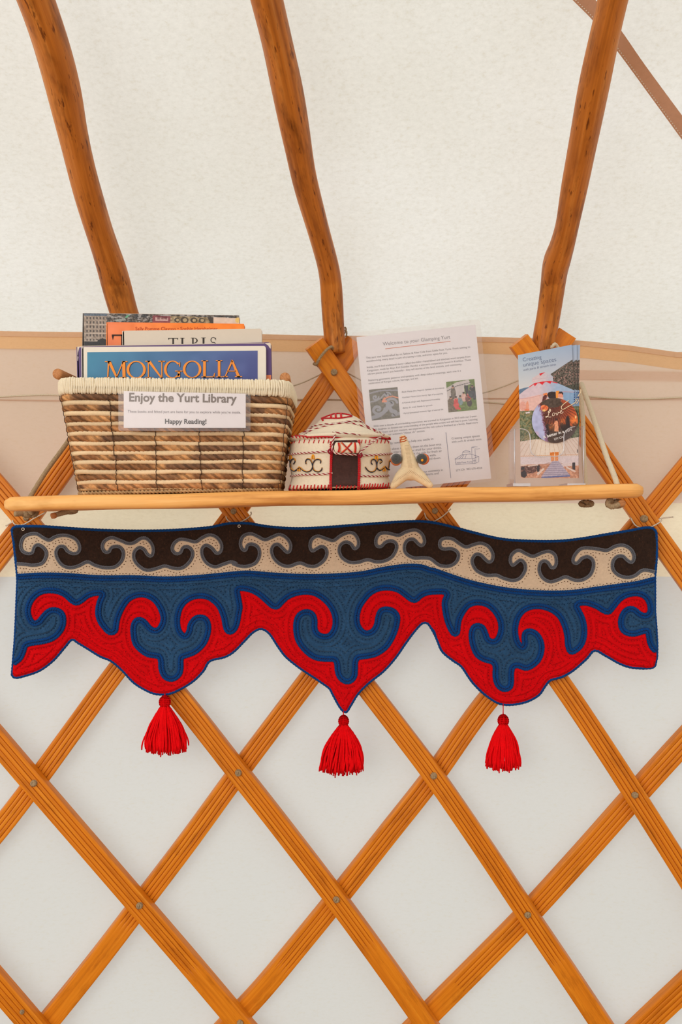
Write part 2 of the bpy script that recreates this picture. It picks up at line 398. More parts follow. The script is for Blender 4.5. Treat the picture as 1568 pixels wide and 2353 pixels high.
def glyph(ch):
    R_ = lambda x0, y0, x1, y1: np.array([(x0, y0), (x1, y0), (x1, y1), (x0, y1)])
    Q = lambda *a: np.array(a)
    def ring(cx, cy, rx, ry, ix, iy, a0, a1, n=28, sx=0.0):
        o = arcpts(cx, cy, rx, ry, a0, a1, n); i = arcpts(cx+sx, cy, ix, iy, a0, a1, n)
        return [np.array([o[k], o[k+1], i[k+1], i[k]]) for k in range(n-1)]
    if ch == 'M': return [R_(0, .95, .26, 1), Q((.1, 0), (.155, 0), (.2, .96), (.13, .96)), Q((.11, 1), (.26, 1), (.56, .04), (.48, 0)), Q((.49, 0), (.54, .04), (.84, 1), (.79, 1)), Q((.76, 1), (.9, 1), (.92, 0), (.78, 0)), R_(0, 0, .26, .045), R_(.68, 0, 1.02, .045), R_(.78, .95, 1.0, 1)]
    if ch == 'N': return [R_(0, .95, .25, 1), Q((.1, 1), (.27, 1), (.86, .0), (.78, -.02)), R_(.13, 0, .185, .98), R_(.81, 0, .865, 1), R_(0, 0, .32, .045), R_(.66, .95, 1, 1)]
    if ch == 'O': return ring(.5, .5, .5, .53, .36, .475, 0, 360, 40)
    if ch == 'G': return ring(.5, .5, .5, .53, .35, .475, 38, 330, 34)+[R_(.79, .06, .93, .42), R_(.64, .38, 1.06, .43), Q((.86, .83), (.9, .66), (.935, .66), (.935, .98))]
    if ch == 'L': return [R_(.14, 0, .34, 1), R_(0, .95, .5, 1), R_(0, 0, .93, .05), Q((.84, 0), (.97, 0), (1.02, .28), (.96, .24))]
    if ch == 'I': return [R_(.3, 0, .7, 1), R_(0, .95, 1, 1), R_(0, 0, 1, .045)]
    if ch == 'A': return [Q((.09, 0), (.145, 0), (.53, .92), (.47, 1.02)), Q((.43, 1.02), (.53, 1.02), (.93, 0), (.76, 0)), R_(.24, .33, .7, .375), R_(0, 0, .27, .045), R_(.64, 0, 1.02, .045)]
    if ch == 'T': return [R_(.42, 0, .58, 1), R_(0, .94, 1, 1), Q((0, .94), (.05, .78), (.1, .94), (.1, .96)), Q((.9, .94), (.95, .78), (1, .94), (1, .96)), R_(.28, 0, .72, .05)]
    if ch == 'P': return [R_(.18, 0, .36, 1), R_(0, .95, .4, 1), R_(0, 0, .55, .05)]+ring(.4, .72, .5, .28, .33, .23, -95, 95, 20)
    if ch == 'S': return ring(.5, .74, .42, .28, .30, .22, 20, 270, 22)+ring(.5, .26, .48, .28, .33, .22, -160, 95, 22)+[R_(.86, .7, .92, .96)]
    return []
def serif_text(mb, s, boxes, mp, col, dx=0, dy=0):
    # boxes: (x0, x1, ybase, ytop) per letter
    for ch, (x0, x1, yb, yt) in zip(s, boxes):
        for q in glyph(ch):
            flatpoly(mb, [(x0+a*(x1-x0)+dx, yb+b*(yt-yb)+dy) for a, b in q], mp, col)
def grid_print(mb, mp, u0, u1, v0, v1, nx, ny, painter, mi=0):
    u = np.linspace(u0, u1, nx); v = np.linspace(v0, v1, ny); U, V = np.meshgrid(u, v)
    col = painter(U.ravel(), V.ravel())
    pts = [mp(a, b) for a, b in zip(U.ravel(), V.ravel())]
    f = [(j*nx+i, (j+1)*nx+i, (j+1)*nx+i+1, j*nx+i+1) for j in range(ny-1) for i in range(nx-1)]
    mb.add(pts, f, mi, np.clip(lin(np.clip(col, 0, 255)), 0, 1))
class Paint:
    def __init__(s, x, y, base): s.x, s.y = x, y; s.c = np.tile(np.array(base, float), (len(x), 1))
    def poly(s, pts, col, noise=0, ns=6, seed=1, alpha=1.0):
        m = inpoly(s.x, s.y, pts); s.fill(m, col, noise, ns, seed, alpha); return s
    def ell(s, cx, cy, rx, ry, col, noise=0, ns=6, seed=1, alpha=1.0):
        m = ((s.x-cx)/rx)**2+((s.y-cy)/ry)**2 < 1; s.fill(m, col, noise, ns, seed, alpha); return s
    def fill(s, m, col, noise=0, ns=6, seed=1, alpha=1.0):
        col = np.array(col, float)
        if col.ndim == 2: col = col[m]
        k = (vnoise(s.x[m], s.y[m], ns, seed)-.5)*2*noise if noise else 0
        new = col+(k[:, None] if noise else 0)
        s.c[m] = s.c[m]*(1-alpha)+new*alpha
    def line(s, pts, w, col):
        p = np.asarray(pts, float)
        d = np.full(len(s.x), 1e9)
        for a, b in zip(p[:-1], p[1:]):
            ab = b-a; t = np.clip(((s.x-a[0])*ab[0]+(s.y-a[1])*ab[1])/max((ab**2).sum(), 1e-9), 0, 1)
            d = np.minimum(d, np.hypot(s.x-a[0]-t*ab[0], s.y-a[1]-t*ab[1]))
        s.fill(d < w/2, col); return s

# ------------------------------------------------------------------ the setting
TH = math.radians(78)
ths = np.linspace(-TH, TH, 157)
def cyl(th, r, z): return np.array([r*math.sin(th), YC+r*math.cos(th), z])
HEM = np.array([(0, 763), (200, 765), (500, 767), (735, 773), (950, 774), (1120, 776), (1290, 781), (1400, 790), (1480, 800), (1568, 813)], float)
_hp = [C(a, b, 0) for a, b in HEM]; _ht = [math.atan2(p[0], p[1]-YC) for p in _hp]; _hz = [p[2] for p in _hp]
def ztop(th): return float(np.interp(th, _ht, _hz))
def revolve(mb, prof_fn, nrow, mi=0):
    v = []; 
    for i, th in enumerate(ths):
        pr = prof_fn(th)
        for r, z in pr: v.append(cyl(th, r, z))
    n = len(prof_fn(0.0))
    f = [(i*n+j, (i+1)*n+j, (i+1)*n+j+1, i*n+j+1) for i in range(len(ths)-1) for j in range(n-1)]
    mb.add(v, f, mi)
mb = MB()
JSPL = 31; zl = np.r_[np.linspace(0.0, .815, 32), np.linspace(.815, 1, 9)[1:]]
def wall_prof(th):
    zt = ztop(th)
    return [(R+.0016*math.sin(th*41+z*3)+.0012*math.sin(z*17+th*9), 1.366*z/.815 if z <= .815 else 1.366+(zt-1.366)*(z-.815)/.185) for z in zl]
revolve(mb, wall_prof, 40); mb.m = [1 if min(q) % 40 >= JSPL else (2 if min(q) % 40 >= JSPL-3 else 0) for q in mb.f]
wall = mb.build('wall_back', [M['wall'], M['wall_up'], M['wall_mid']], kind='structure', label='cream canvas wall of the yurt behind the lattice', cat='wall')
mb = MB()
_rp = catmull([(R+.014, 1.372), (R+.014, 1.50), (R+.014, 1.66), (R+.002, 1.715), (R-.035, 1.775), (R-.09, 1.823), (R-.30, 1.960), (R-.65, 2.188), (R-1.2, 2.545), (R-1.8, 2.935), (R-2.4, 3.325)], .03)
revolve(mb, lambda th: [tuple(p) for p in _rp], len(_rp))
ceil = mb.build('ceiling', M['roof'], kind='structure', label='white felt roof rising above the wall, its skirt overlapping the wall top', cat='roof')
roof_bvh = BVHTree.FromPolygons([Vector(v) for v in mb.v[0]], mb.f)
def strip(mb, off0, h0, h1, th0, th1, thick=.0012, n=90):
    v = []; f = []
    for th in np.linspace(th0, th1, n):
        z = ztop(th)
        for o, h in ((off0, h0), (off0+thick, h0), (off0+thick, h1), (off0, h1)): v.append(cyl(th, R-o, z-h))
    for i in range(n-1):
        a, b = i*4, (i+1)*4
        for j in range(4): f.append((a+j, a+(j+1) % 4, b+(j+1) % 4, b+j))
    mb.add(v, f)
mb = MB(); strip(mb, .002, -.001, .0085, -1.2, 1.2)
mb.build('trim_1', M['hem'], smooth=False, kind='structure', label='narrow tan hem along the top edge of the wall canvas', cat='trim')
mb = MB(); strip(mb, .0015, .0085, .030, -1.2, 1.2, .0006)
mb.build('trim_2', M['tape'], smooth=False, kind='structure', label='yellowish tape sewn just below the tan hem', cat='trim')
mb = MB(); fx_ = np.linspace(1330, 1620, 40); v = []
for a in fx_:
    k_ = min(1, (a-1330)/60); y0_ = 850+4*(a-1330)/240
    for o_, y_ in ((.0005, y0_), (.0005+.0022*k_, y0_+2), (.0005+.0016*k_, y0_+20), (.0005, y0_+24)): v.append(C(a, y_, o_))
mb.add(v, [(i*4+j, i*4+j+1, i*4+j+5, i*4+j+4) for i in range(39) for j in range(3)])
mb.build('trim_4', M['wall_up'], smooth=False, kind='structure', label='horizontal fold of canvas on the wall, above the cord beside the brochures', cat='trim')
mb = MB(); tube(mb, [C(a, 919+3*math.sin(a*.004), .0008) for a in np.linspace(-80, 1650, 160)], .0013, 8)
mb.build('trim_5', M['wall_up'], kind='structure', label='thin seam running level along the wall just under the pale cord', cat='seam')
mb = MB()
vv = [(0, YC, 0)]+[cyl(a, R+.1, 0) for a in np.linspace(-math.pi, math.pi, 64, endpoint=False)]
vv += [(0, YC, -.05)]+[cyl(a, R+.1, -.05) for a in np.linspace(-math.pi, math.pi, 64, endpoint=False)]
ff = [(0, 1+i, 1+(i+1) % 64) for i in range(64)]+[(65, 66+(i+1) % 64, 66+i) for i in range(64)]+[(1+i, 66+i, 66+(i+1) % 64, 1+(i+1) % 64) for i in range(64)]
mb.add(vv, ff, 0, None, np.array(vv)*[.3, .05, .05])
mb.build('floor', M['floor'], smooth=False, kind='structure', label='wooden floor boards of the yurt below the lattice', cat='floor')
# strap on the roof, seen at the upper right
def roof_hit(px, py, lift):
    d = Vector(ray(px, py)).normalized(); h, n, i, dist = roof_bvh.ray_cast(Vector(CAM), d)
    return np.array(h-d*lift)
lo = catmull([(1262, -60), (1316.5, 0), (1362, 46), (1421, 120), (1497.6, 224.5), (1568, 321), (1640, 418)], 12)
up = catmull([(1312, -60), (1362, -8), (1404, 40), (1431, 74), (1482, 148), (1568, 265), (1640, 362)], 12)
lo = resample(lo, 12); up = resample(up, 12); k = min(len(lo), len(up))
lo = np.stack([np.interp(np.linspace(0, 1, 46), np.linspace(0, 1, len(lo)), lo[:, i]) for i in (0, 1)], 1)
up = np.stack([np.interp(np.linspace(0, 1, 46), np.linspace(0, 1, len(up)), up[:, i]) for i in (0, 1)], 1)
mb = MB(); v = []; f = []
for a, b in zip(lo, up):
    v += [roof_hit(*a, .002), roof_hit(*a, .005), roof_hit(*b, .005), roof_hit(*b, .002)]
for i in range(45):
    for j in range(4): f.append((i*4+j, i*4+(j+1) % 4, (i+1)*4+(j+1) % 4, (i+1)*4+j))
mb.add(v, f)
strap = mb.build('trim_3', M['strap'], smooth=False, kind='structure', label='tan seam strap slanting across the roof, behind the right pole', cat='strap')
mb = MB()
for i in range(0, 45):
    for t in (0.1, .6):
        a = lo[i]*(1-t)+lo[i+1]*t; b = lo[i]*(.65-t)+lo[i+1]*(t+.35); w = up[i]-lo[i]
        o = w*.13
        tube(mb, [roof_hit(*(a+o), .0055), roof_hit(*(a*.6+b*.4*0+a*.4*0+ (lo[i+1]-lo[i])*.22 + a*.4+o), .0055)], .0007, 5)
mb.build('stitching', M['string'], strap)

# ------------------------------------------------------------------ roof poles
def pole_Y(px, py):
    q = (CY-py)/F
    if py >= 640: Y = 1.447-.047*(min(1, max(0, (800-py)/160)))**1.6
    else: Y = ((CY-640)/F*1.40+.65*1.40)/(q+.65)
    x = (px-CX)/F*Y
    return Y-x*x/(2*R)
POLES = [
 ('left', [(316, 800, 62), (303, 765, 63), (284, 714, 64), (255, 612, 65), (222, 510, 63), (193, 408, 64), (168, 306, 69), (145, 204, 77), (117, 102, 82), (82, 0, 85), (48, -90, 88)],
  'thick reddish wooden roof pole rising behind the basket of books'),
 ('mid', [(773, 812, 42), (770, 790, 48), (766, 740, 50), (763, 690, 50), (760, 650, 49), (754, 612, 49), (741, 561, 51), (727, 510, 52), (700, 408, 58), (680, 306, 67), (660, 204, 71), (638, 102, 72), (613.5, 0, 74), (592, -90, 76)],
  'knotty wooden roof pole resting in the lattice crotch, between basket and welcome letter'),
 ('right', [(1245, 815, 44), (1248, 796, 50), (1253, 765, 54), (1262, 714, 54), (1271, 650, 55), (1275, 622, 58), (1281, 597, 61), (1293, 561, 57), (1306, 510, 54), (1325, 408, 60), (1345, 306, 67), (1365, 204, 69), (1386.6, 102, 69), (1409.6, 0, 70), (1430, -90, 72)],
  'crooked wooden roof pole standing above the brochure holder'),
]
for nm, tr, lab in POLES:
    t = catmull(tr, 9)
    pts = np.array([P(a, b, pole_Y(a, b)) for a, b, w in t]); rad = np.array([w*.5/F*pole_Y(a, b) for a, b, w in t])
    res = 28; Tt, Nn, Bb = frames(pts)
    s = np.r_[0, np.cumsum(np.linalg.norm(np.diff(pts, axis=0), axis=1))]
    th = np.arange(res)*2*math.pi/res
    v = []; gl = []
    for i in range(len(pts)):
        for j in range(res):
            rr = rad[i]*(1+.020*math.sin(3*th[j]+s[i]*9)+.014*math.sin(5*th[j]-s[i]*21)+.02*math.sin(s[i]*37+2*th[j]))
            v.append(pts[i]+Nn[i]*rr*math.cos(th[j])+Bb[i]*rr*math.sin(th[j]))
            gl.append((s[i], .02*math.cos(th[j]), .02*math.sin(th[j])))
    f = [(i*res+j, i*res+(j+1) % res, (i+1)*res+(j+1) % res, (i+1)*res+j) for i in range(len(pts)-1) for j in range(res)]
    f += [tuple(range(res-1, -1, -1)), tuple((len(pts)-1)*res+j for j in range(res))]
    mb = MB(); mb.add(v, f, 0, None, gl)
    mb.build('roof_pole', M['pole'], origin=pts[0], label=lab, cat='pole', group='roof poles')

# ------------------------------------------------------------------ lattice
SW, ST = .0365, .019
def slat_profile(g):
    # (a across, b towards the room); front face at b=+ST/2 with four grooves
    w, h = SW/2, ST/2; r = .0022
    pr = [(-w, -h), (-w, h-r), (-w+.0006, h-.0006), (-w+r, h)]
    gi = []
    for c in (-.0105, -.0036, .0036, .0105):
        for da, db in ((-.0018, 0), (-.0008, .0004), (-.0003, .0018), (.0003, .0018), (.0008, .0004), (.0018, 0)):
            if db > .0015: gi.append(len(pr))
            pr.append((c+da, h-db*g))
    pr += [(w-r, h), (w-.0006, h-.0006), (w, h-r), (w, -h)]
    return pr, gi
def slat(name, tr, off, label, knots=(), group=None, plain_ends=(0.0, 0.0), step=.012, end_cap=True):
    tr = [q if len(q) > 2 else (*q, off) for q in tr]; pe = list(plain_ends)
    for k, (a, b) in enumerate(((tr[0], tr[1]), (tr[-1], tr[-2]))):     # slats run on beyond the picture
        if -20 < a[0] < 1588 and -20 < a[1] < 2373: continue
        dx, dy = a[0]-b[0], a[1]-b[1]; lens = []
        if dx: lens.append((((2030 if dx > 0 else -460)-a[0])/dx))
        if dy: lens.append((((2840 if dy > 0 else 800)-a[1])/dy))
        m_ = max(0, min(lens)); ext = (a[0]+dx*m_, a[1]+dy*m_, off)
        L_ = math.hypot(dx*m_, dy*m_)
        if L_ < 12: continue
        if pe[k]: pe[k] += L_/F*1.45
        tr = [ext]+tr if k == 0 else tr+[ext]
    plain_ends = pe
    t2 = resample(catmull(tr, 6), 8)
    pts = np.array([C(a, b, o_) for a, b, o_ in t2]); pts = resample(pts, step)
    n = len(pts); s = np.arange(n)*step
    # extra rings at groove ends for a crisp stop
    nrm = np.stack([-pts[:, 0], YC-pts[:, 1], np.zeros(n)], 1); nrm /= np.linalg.norm(nrm, axis=1, keepdims=True)
    T, N, B = frames(pts, up=nrm)
    L = s[-1]; v = []; gl = []; mis = []
    prof0, gi = slat_profile(1.0); k = len(prof0)
    for i in range(n):
        g = 1.0
        if plain_ends[0]: g = min(g, max(0, min(1, (s[i]-plain_ends[0])/.012)))
        if plain_ends[1]: g = min(g, max(0, min(1, (L-plain_ends[1]-s[i])/.012)))
        pr, _ = slat_profile(g)
        for a, b in pr:
            v.append(pts[i]-B[i]*a+N[i]*b); gl.append((s[i], a, b))
    f = []; gs = set(gi)
    for i in range(n-1):
        gmid = 1.0
        if plain_ends[0] and s[i] < plain_ends[0]-.001: gmid = 0
        if plain_ends[1] and s[i] > L-plain_ends[1]-.012: gmid = 0
        for j in range(k):
            j2 = (j+1) % k
            f.append((i*k+j, i*k+j2, (i+1)*k+j2, (i+1)*k+j)); mis.append(1 if (gmid and j in gs and j2 in gs) else 0)
    f += [tuple(range(k-1, -1, -1)), tuple((n-1)*k+j for j in range(k))]; mis += [0, 0]
    root = thing('lattice_slat', pts[n//2], label, 'slat', group)
    mb = MB(); mb.add(v, f, 0, None, gl); mb.m = mis
    o = sharp(mb.build('batten', [M['slat'], M['groove']], root), 40)
    for (px, py, r, *ko) in knots:
        c = C(px, py, (ko[0] if ko else off)+ST/2-.0005); nn = np.array([-c[0], YC-c[1], 0]); nn /= np.linalg.norm(nn)
        mk = MB(); tg = np.array([nn[1], -nn[0], 0]); upv = np.array([0, 0, 1.0])
        rr = r*.86/F*c[1]
        for kx in range(3):
            a0 = random.random()*6
            ring = [c+nn*(rr*.35+.0008*kx)+(tg*math.cos(a)*math.cos(.5*kx)+upv*math.sin(a)+nn*.35*math.cos(a+a0))*rr*(.72-.1*kx) for a in np.linspace(0, 2*math.pi, 18, endpoint=False)]
            tube(mk, ring, rr*.36, 7, True, 2, .3, rr*1.2)
        pts5 = [c-nn*.002+nn*rr*.4*0, c+nn*rr*.75]
        tube(mk, pts5, [rr*.55, rr*.35], 9)
        mk.build('cord_knot', M['hemp'], root)
    return root
FO, BO = .0395, .0200
GF, GB = 'slats of the lattice sloping down to the right', 'slats of the lattice sloping up to the right'
slat('F0', [(-70, 2186), (0, 2267), (51, 2326), (130, 2418), (240, 2546)], FO, 'short piece of slat cutting the bottom left corner', [(51, 2324, 6)], GF, (0, .155))
slat('F1', [(-90, 1604), (0, 1708), (78, 1799), (200, 1940), (321, 2080), (440, 2218), (552, 2350), (640, 2452)], FO, 'slat sloping down from the left edge, below the hanging, through three cord knots', [(78, 1799, 9), (321, 2080, 9), (552, 2350, 9)], GF, (0, .235))
slat('F2', [(-120, 990), (0, 1126), (60, 1196), (240, 1405), (408, 1598), (548, 1775), (660, 1918), (773, 2066), (880, 2212), (980, 2353), (1050, 2455)], FO, 'slat passing behind the left tassel, under the left end of the shelf', [(60, 1190, 8), (548, 1775, 9), (773, 2066, 9)], GF, (0, .245))
slat('F3', [(240, 776), (304, 862), (420, 1018), (540, 1178), (700, 1390), (852, 1591), (925, 1686), (997, 1782), (1106, 1940), (1213, 2101), (1300, 2230), (1382, 2353), (1450, 2455)], FO, 'slat starting behind the basket, coming out of the banner right of the middle tassel', [(537, 1175, 8), (997, 1782, 9), (1213, 2101, 9)], GF, (.135, .17))
slat('F4', [(722, 789, .064), (738, 812, .057), (768, 854, .045), (820, 928), (880, 1012), (1000, 1172), (1140, 1365), (1286, 1565), (1372, 1692), (1459, 1826), (1568, 1998), (1640, 2115)], FO, 'slat with a rope loop at its top end, beside the middle roof pole', [(768, 856, 9, .045), (1000, 1174, 8), (1459, 1826, 9)], GF, (.115, 0))
slat('F5', [(1192, 783, .064), (1215, 815, .056), (1255, 872, .045), (1300, 934), (1340, 990), (1400, 1075), (1481, 1192), (1568, 1314), (1650, 1430)], FO, 'slat whose square top end shows left of the brochures', [(1480, 1192, 10)], GF, (.085, 0))
slat('B0', [(-80, 1995), (0, 1902), (78, 1801), (165, 1682), (250, 1565), (395, 1372), (540, 1178), (650, 1024), (768, 856), (816, 786, .018)], BO, 'slat climbing from the left edge to the lattice crotch at the middle pole', [], GB, (0, .10))
slat('B1', [(30, 2445), (117, 2340), (220, 2212), (321, 2080), (435, 1930), (548, 1775), (715, 1553), (860, 1360), (1000, 1172), (1080, 1072), (1160, 967), (1245, 850), (1303, 768, .018)], BO, 'long slat climbing past the middle tassel to the brochures', [], GB, (.235, .085))
slat('B2', [(430, 2460), (510, 2372), (600, 2276), (690, 2168), (773, 2066), (890, 1918), (997, 1782), (1120, 1610), (1300, 1404), (1481, 1192), (1568, 1088), (1640, 1002)], BO, 'slat climbing behind the right tassel to the right end of the shelf', [], GB, (.22, 0))
slat('B3', [(880, 2438), (1004, 2312), (1110, 2206), (1213, 2101), (1340, 1962), (1459, 1828), (1568, 1708), (1640, 1632)], BO, 'slat crossing the lower right, below the right tassel', [], GB, (.20, 0))
slat('B4', [(1400, 2432), (1482, 2353), (1568, 2272), (1640, 2206)], BO, 'short piece of slat cutting the bottom right corner', [], GB, (.07, 0))
slat('B5', [(-80, 1376), (0, 1274), (60, 1197), (103, 1138), (153, 1068), (240, 946), (304, 862), (352, 796)], BO, 'slat rising from the left edge behind the basket', [], GB, (0, .10))

# rope loop on the slat end, cords along the wall
def on_cyl(tr, offs, step=4):
    t = catmull([(a, b, o) for (a, b), o in zip(tr, offs)], step)
    return np.array([C(a, b, o) for a, b, o in t])
mb = MB()
tube(mb, resample(on_cyl([(722, 836), (727, 838), (732, 828), (741, 815), (752, 803), (762, 797), (764, 803), (756, 812), (742, 828), (730, 843)], [.045, .066, .074, .076, .0765, .073, .055, .044, .044, .045]), .0015), .0030, 10, False, 3, .3, .008)
mb.build('rope_loop', M['hemp'], origin=C(740, 815, .05), label='grey rope loop wrapped around the slat end at the middle roof pole', cat='rope')
mb = MB()
tube(mb, resample(on_cyl([(786, 770), (793, 765), (796, 758), (794, 752), (790, 757), (797, 762), (796, 774)], [.04]*7), .0015), .0018, 8, False, 2, .3, .006)
mb.build('rope_end', M['hemp'], origin=C(795, 762, .04), label='frayed dark rope end poking out behind the middle roof pole', cat='rope')
mb = MB()
tube(mb, resample(on_cyl([(1262, 800), (1270, 796), (1275, 790), (1281, 796), (1288, 806)], [.05, .06, .062, .055, .05]), .0015), .0034, 10, False, 3, .3, .008)
mb.build('rope_end', M['rope'], origin=C(1275, 795, .05), label='pale rope end beside the right roof pole above the brochures', cat='rope')
mb = MB()
tube(mb, resample(on_cyl([(-60, 915), (0, 912), (120, 908), (300, 918), (500, 921), (700, 918), (900, 922), (1115, 925), (1190, 929), (1300, 918), (1342, 911), (1400, 915), (1480, 917), (1568, 913), (1640, 908)], [.007]*15), .003), .0021, 8, False, 3, .25, .009)
mb.build('strung_rope', M['rope'], origin=C(784, 920, .007), label='pale cord running level along the canvas behind the lattice', cat='cord', group='cords along the wall')
mb = MB()
tube(mb, resample(on_cyl([(304, 862), (420, 900), (560, 908), (676, 886), (742, 858), (768, 846)], [.0085, .0085, .008, .0085, .0085, .0085]), .003), .0017, 8, False, 3, .25, .008)
mb.build('strung_rope', M['rope'], origin=C(600, 900, .007), label='thin cord sagging between the basket and the middle roof pole', cat='cord', group='cords along the wall')
mb = MB()
tube(mb, resample(on_cyl([(768, 846), (800, 858), (900, 905), (1010, 920), (1115, 902), (1195, 873), (1255, 848)], [.0085, .0085, .008, .008, .0085, .0085, .0085]), .003), .0017, 8, False, 3, .25, .008)
mb.build('strung_rope', M['rope'], origin=C(1000, 905, .007), label='thin cord sagging behind the welcome letter', cat='cord', group='cords along the wall')

# ------------------------------------------------------------------ hanging shelf
SH_X0, SH_X1, SH_Y0, SH_Y1 = -.508, .456, 1.19, 1.385
SH_ZL, SH_ZR, SH_T = 1.3728, 1.3925, .0215
SLOPE = (SH_ZR-SH_ZL)/(SH_X1-SH_X0)
def zshelf(x): return SH_ZL+(x-SH_X0)*SLOPE
mb = MB(); nx = 90; xs = np.linspace(SH_X0, SH_X1, nx)
h = SH_T/2; pr = []
for cy, cz, a0, a1 in ((SH_Y0+.008, -.008, 180, 90), (SH_Y1-.003, -.003, 90, 0), (SH_Y1-.003, -SH_T+.003, 0, -90), (SH_Y0+.008, -SH_T+.008, -90, -180)):
    rr = .008 if cy < 1.3 else .003
    for a in np.radians(np.linspace(a0, a1, 6)): pr.append((cy+rr*math.cos(a), cz+rr*math.sin(a)))
v = []; gl = []
for i, x in enumerate(xs):
    e_ = min(x-SH_X0, SH_X1-x); k = 1.0; 
    inset = .010*(1-min(1, e_/.012))**2
    for y, z in pr:
        yy = y+(inset if y < 1.3 else -inset); zz = z
        c = -SH_T/2; zz = c+(z-c)*(1-.35*(1-min(1, e_/.010))**2)
        zz += .0007*math.sin(x*23+y*30)
        v.append((x, yy, zshelf(x)+zz)); gl.append((x*1.0, y*.6, z*.6))
k = len(pr)
f = [(i*k+j, i*k+(j+1) % k, (i+1)*k+(j+1) % k, (i+1)*k+j) for i in range(nx-1) for j in range(k)]+[tuple(range(k-1, -1, -1)), tuple((nx-1)*k+j for j in range(k))]
mb.add(v, f, 0, None, gl)
sharp(mb.build('shelf', M['pine'], origin=(0, 1.29, zshelf(0)-SH_T), label='long pine board shelf hung by ropes in front of the lattice', cat='shelf'), 50)
def knot(mb, c, r, rr, seed, fz=.6):
    rn = random.Random(seed)
    for k in range(4):
        ax = Vector((rn.uniform(-1, 1), rn.uniform(-1, 1), rn.uniform(-.5, .5))).normalized(); q = ax.to_track_quat('Z', 'Y')
        ring = [np.array(c)+np.array(q @ Vector((math.cos(a)*r, math.sin(a)*r*.8, .3*r*math.sin(2*a))))*[1, 1, fz] for a in np.linspace(0, 2*math.pi, 22, endpoint=False)]
        tube(mb, ring, rr, 9, True, 4, .15, rr*2.5)
# right rope: V from a lattice slat down through two holes, knots below
xr1 = P(1418, 1113, 1.225)[0]; xr2 = P(1347, 1108, 1.36)[0]
rt = thing('hanging_rope', (xr1, 1.22, zshelf(xr1)), 'braided pale rope holding up the right end of the shelf', 'rope', 'ropes carrying the shelf')
mb = MB()
anchor = [P(1338, 898, 1.385), P(1341, 885, 1.372), P(1335, 880, 1.37)]
a1 = resample(catmull([P(1334, 892, 1.395), P(1337, 883, 1.372), P(1345, 905, 1.355), P(1365, 962, 1.31), P(1395, 1050, 1.255), P(1413, 1095, 1.227), (xr1, 1.222, zshelf(xr1)-.002)], .01), .0022)
tube(mb, a1, .0046, 12, False, 6, .12, .016)
a2 = resample(catmull([P(1334, 892, 1.395), P(1340, 960, 1.385), P(1342, 1040, 1.375), (xr2, 1.36, zshelf(xr2)-.002)], .01), .0022)
tube(mb, a2, .0042, 12, False, 6, .12, .016)
mb.build('cord', M['rope'], rt)
mb = MB(); knot(mb, (xr1, 1.222, zshelf(xr1)-SH_T-.0078), .0085, .0038, 3)
tail = resample(catmull([(xr1-.006, 1.222, zshelf(xr1)-SH_T-.0105), P(1402, 1148, 1.212), P(1397, 1160, 1.206), P(1407, 1165, 1.20), P(1425, 1158, 1.20)], .006), .0022)
tube(mb, tail, .0044, 12, False, 6, .12, .016)
mb.build('knot', M['hemp'], rt)
mb = MB(); tube(mb, [P(1423, 1158, 1.20), P(1426, 1157, 1.20), P(1434, 1156, 1.20), P(1437, 1156, 1.20)], [.0040, .0052, .0050, .0030], 12)
mb.build('end_cap', M['dowel'], rt, label='orange brown sealed rope end')
mb = MB(); knot(mb, (xr2-.004, 1.345, zshelf(xr2)-SH_T-.0062), .010, .0036, 5, .45); mb.build('knot', M['hemp'], rt)
xl1 = P(64, 1141, 1.36)[0]; xl2 = P(158, 1150, 1.24)[0]
lt = thing('hanging_rope', (xl1, 1.36, zshelf(xl1)), 'braided grey rope along the slat, holding up the left end of the shelf', 'rope', 'ropes carrying the shelf')
mb = MB()
a1 = resample(catmull([P(235, 900, 1.40), P(190, 965, 1.395), P(148, 1026, 1.388), P(105, 1085, 1.375), (xl1, 1.362, zshelf(xl1)-.002)], .01), .0022)
tube(mb, a1, .0042, 12, False, 6, .12, .016)
a2 = resample(catmull([P(235, 900, 1.40), P(205, 1000, 1.37), P(180, 1090, 1.378), (xl2, 1.372, zshelf(xl2)-.002)], .01), .0022)
tube(mb, a2, .0040, 12, False, 6, .12, .016)
mb.build('cord', M['hemp'], lt)
mb = MB(); knot(mb, P(68, 1179, 1.30), .0100, .0048, 8, .5)
tail = resample(catmull([P(66, 1175, 1.30), P(52, 1180, 1.29), P(34, 1181, 1.28)], .006), .0022); tube(mb, tail, .0045, 12, False, 6, .12, .016)
mb.build('knot', M['hemp'], lt)
mb = MB(); knot(mb, P(163, 1173, 1.30), .0080, .0040, 9, .5)
tail = resample(catmull([P(165, 1172, 1.30), P(150, 1177, 1.29), P(132, 1182, 1.28), P(122, 1185, 1.275)], .006), .0022)
tube(mb, tail, np.linspace(.0052, .0042, len(tail)), 12, False, 6, .12, .016)
mb.build('knot', M['hemp'], lt)
mb = MB(); tube(mb, [P(128, 1183, 1.2785), P(124, 1185, 1.2765), P(118, 1186, 1.274), P(116.5, 1186.5, 1.2735)], [.0046, .0050, .0044, .002], 12)
mb.build('end_cap', M['dowel'], lt, label='brown sealed rope end')

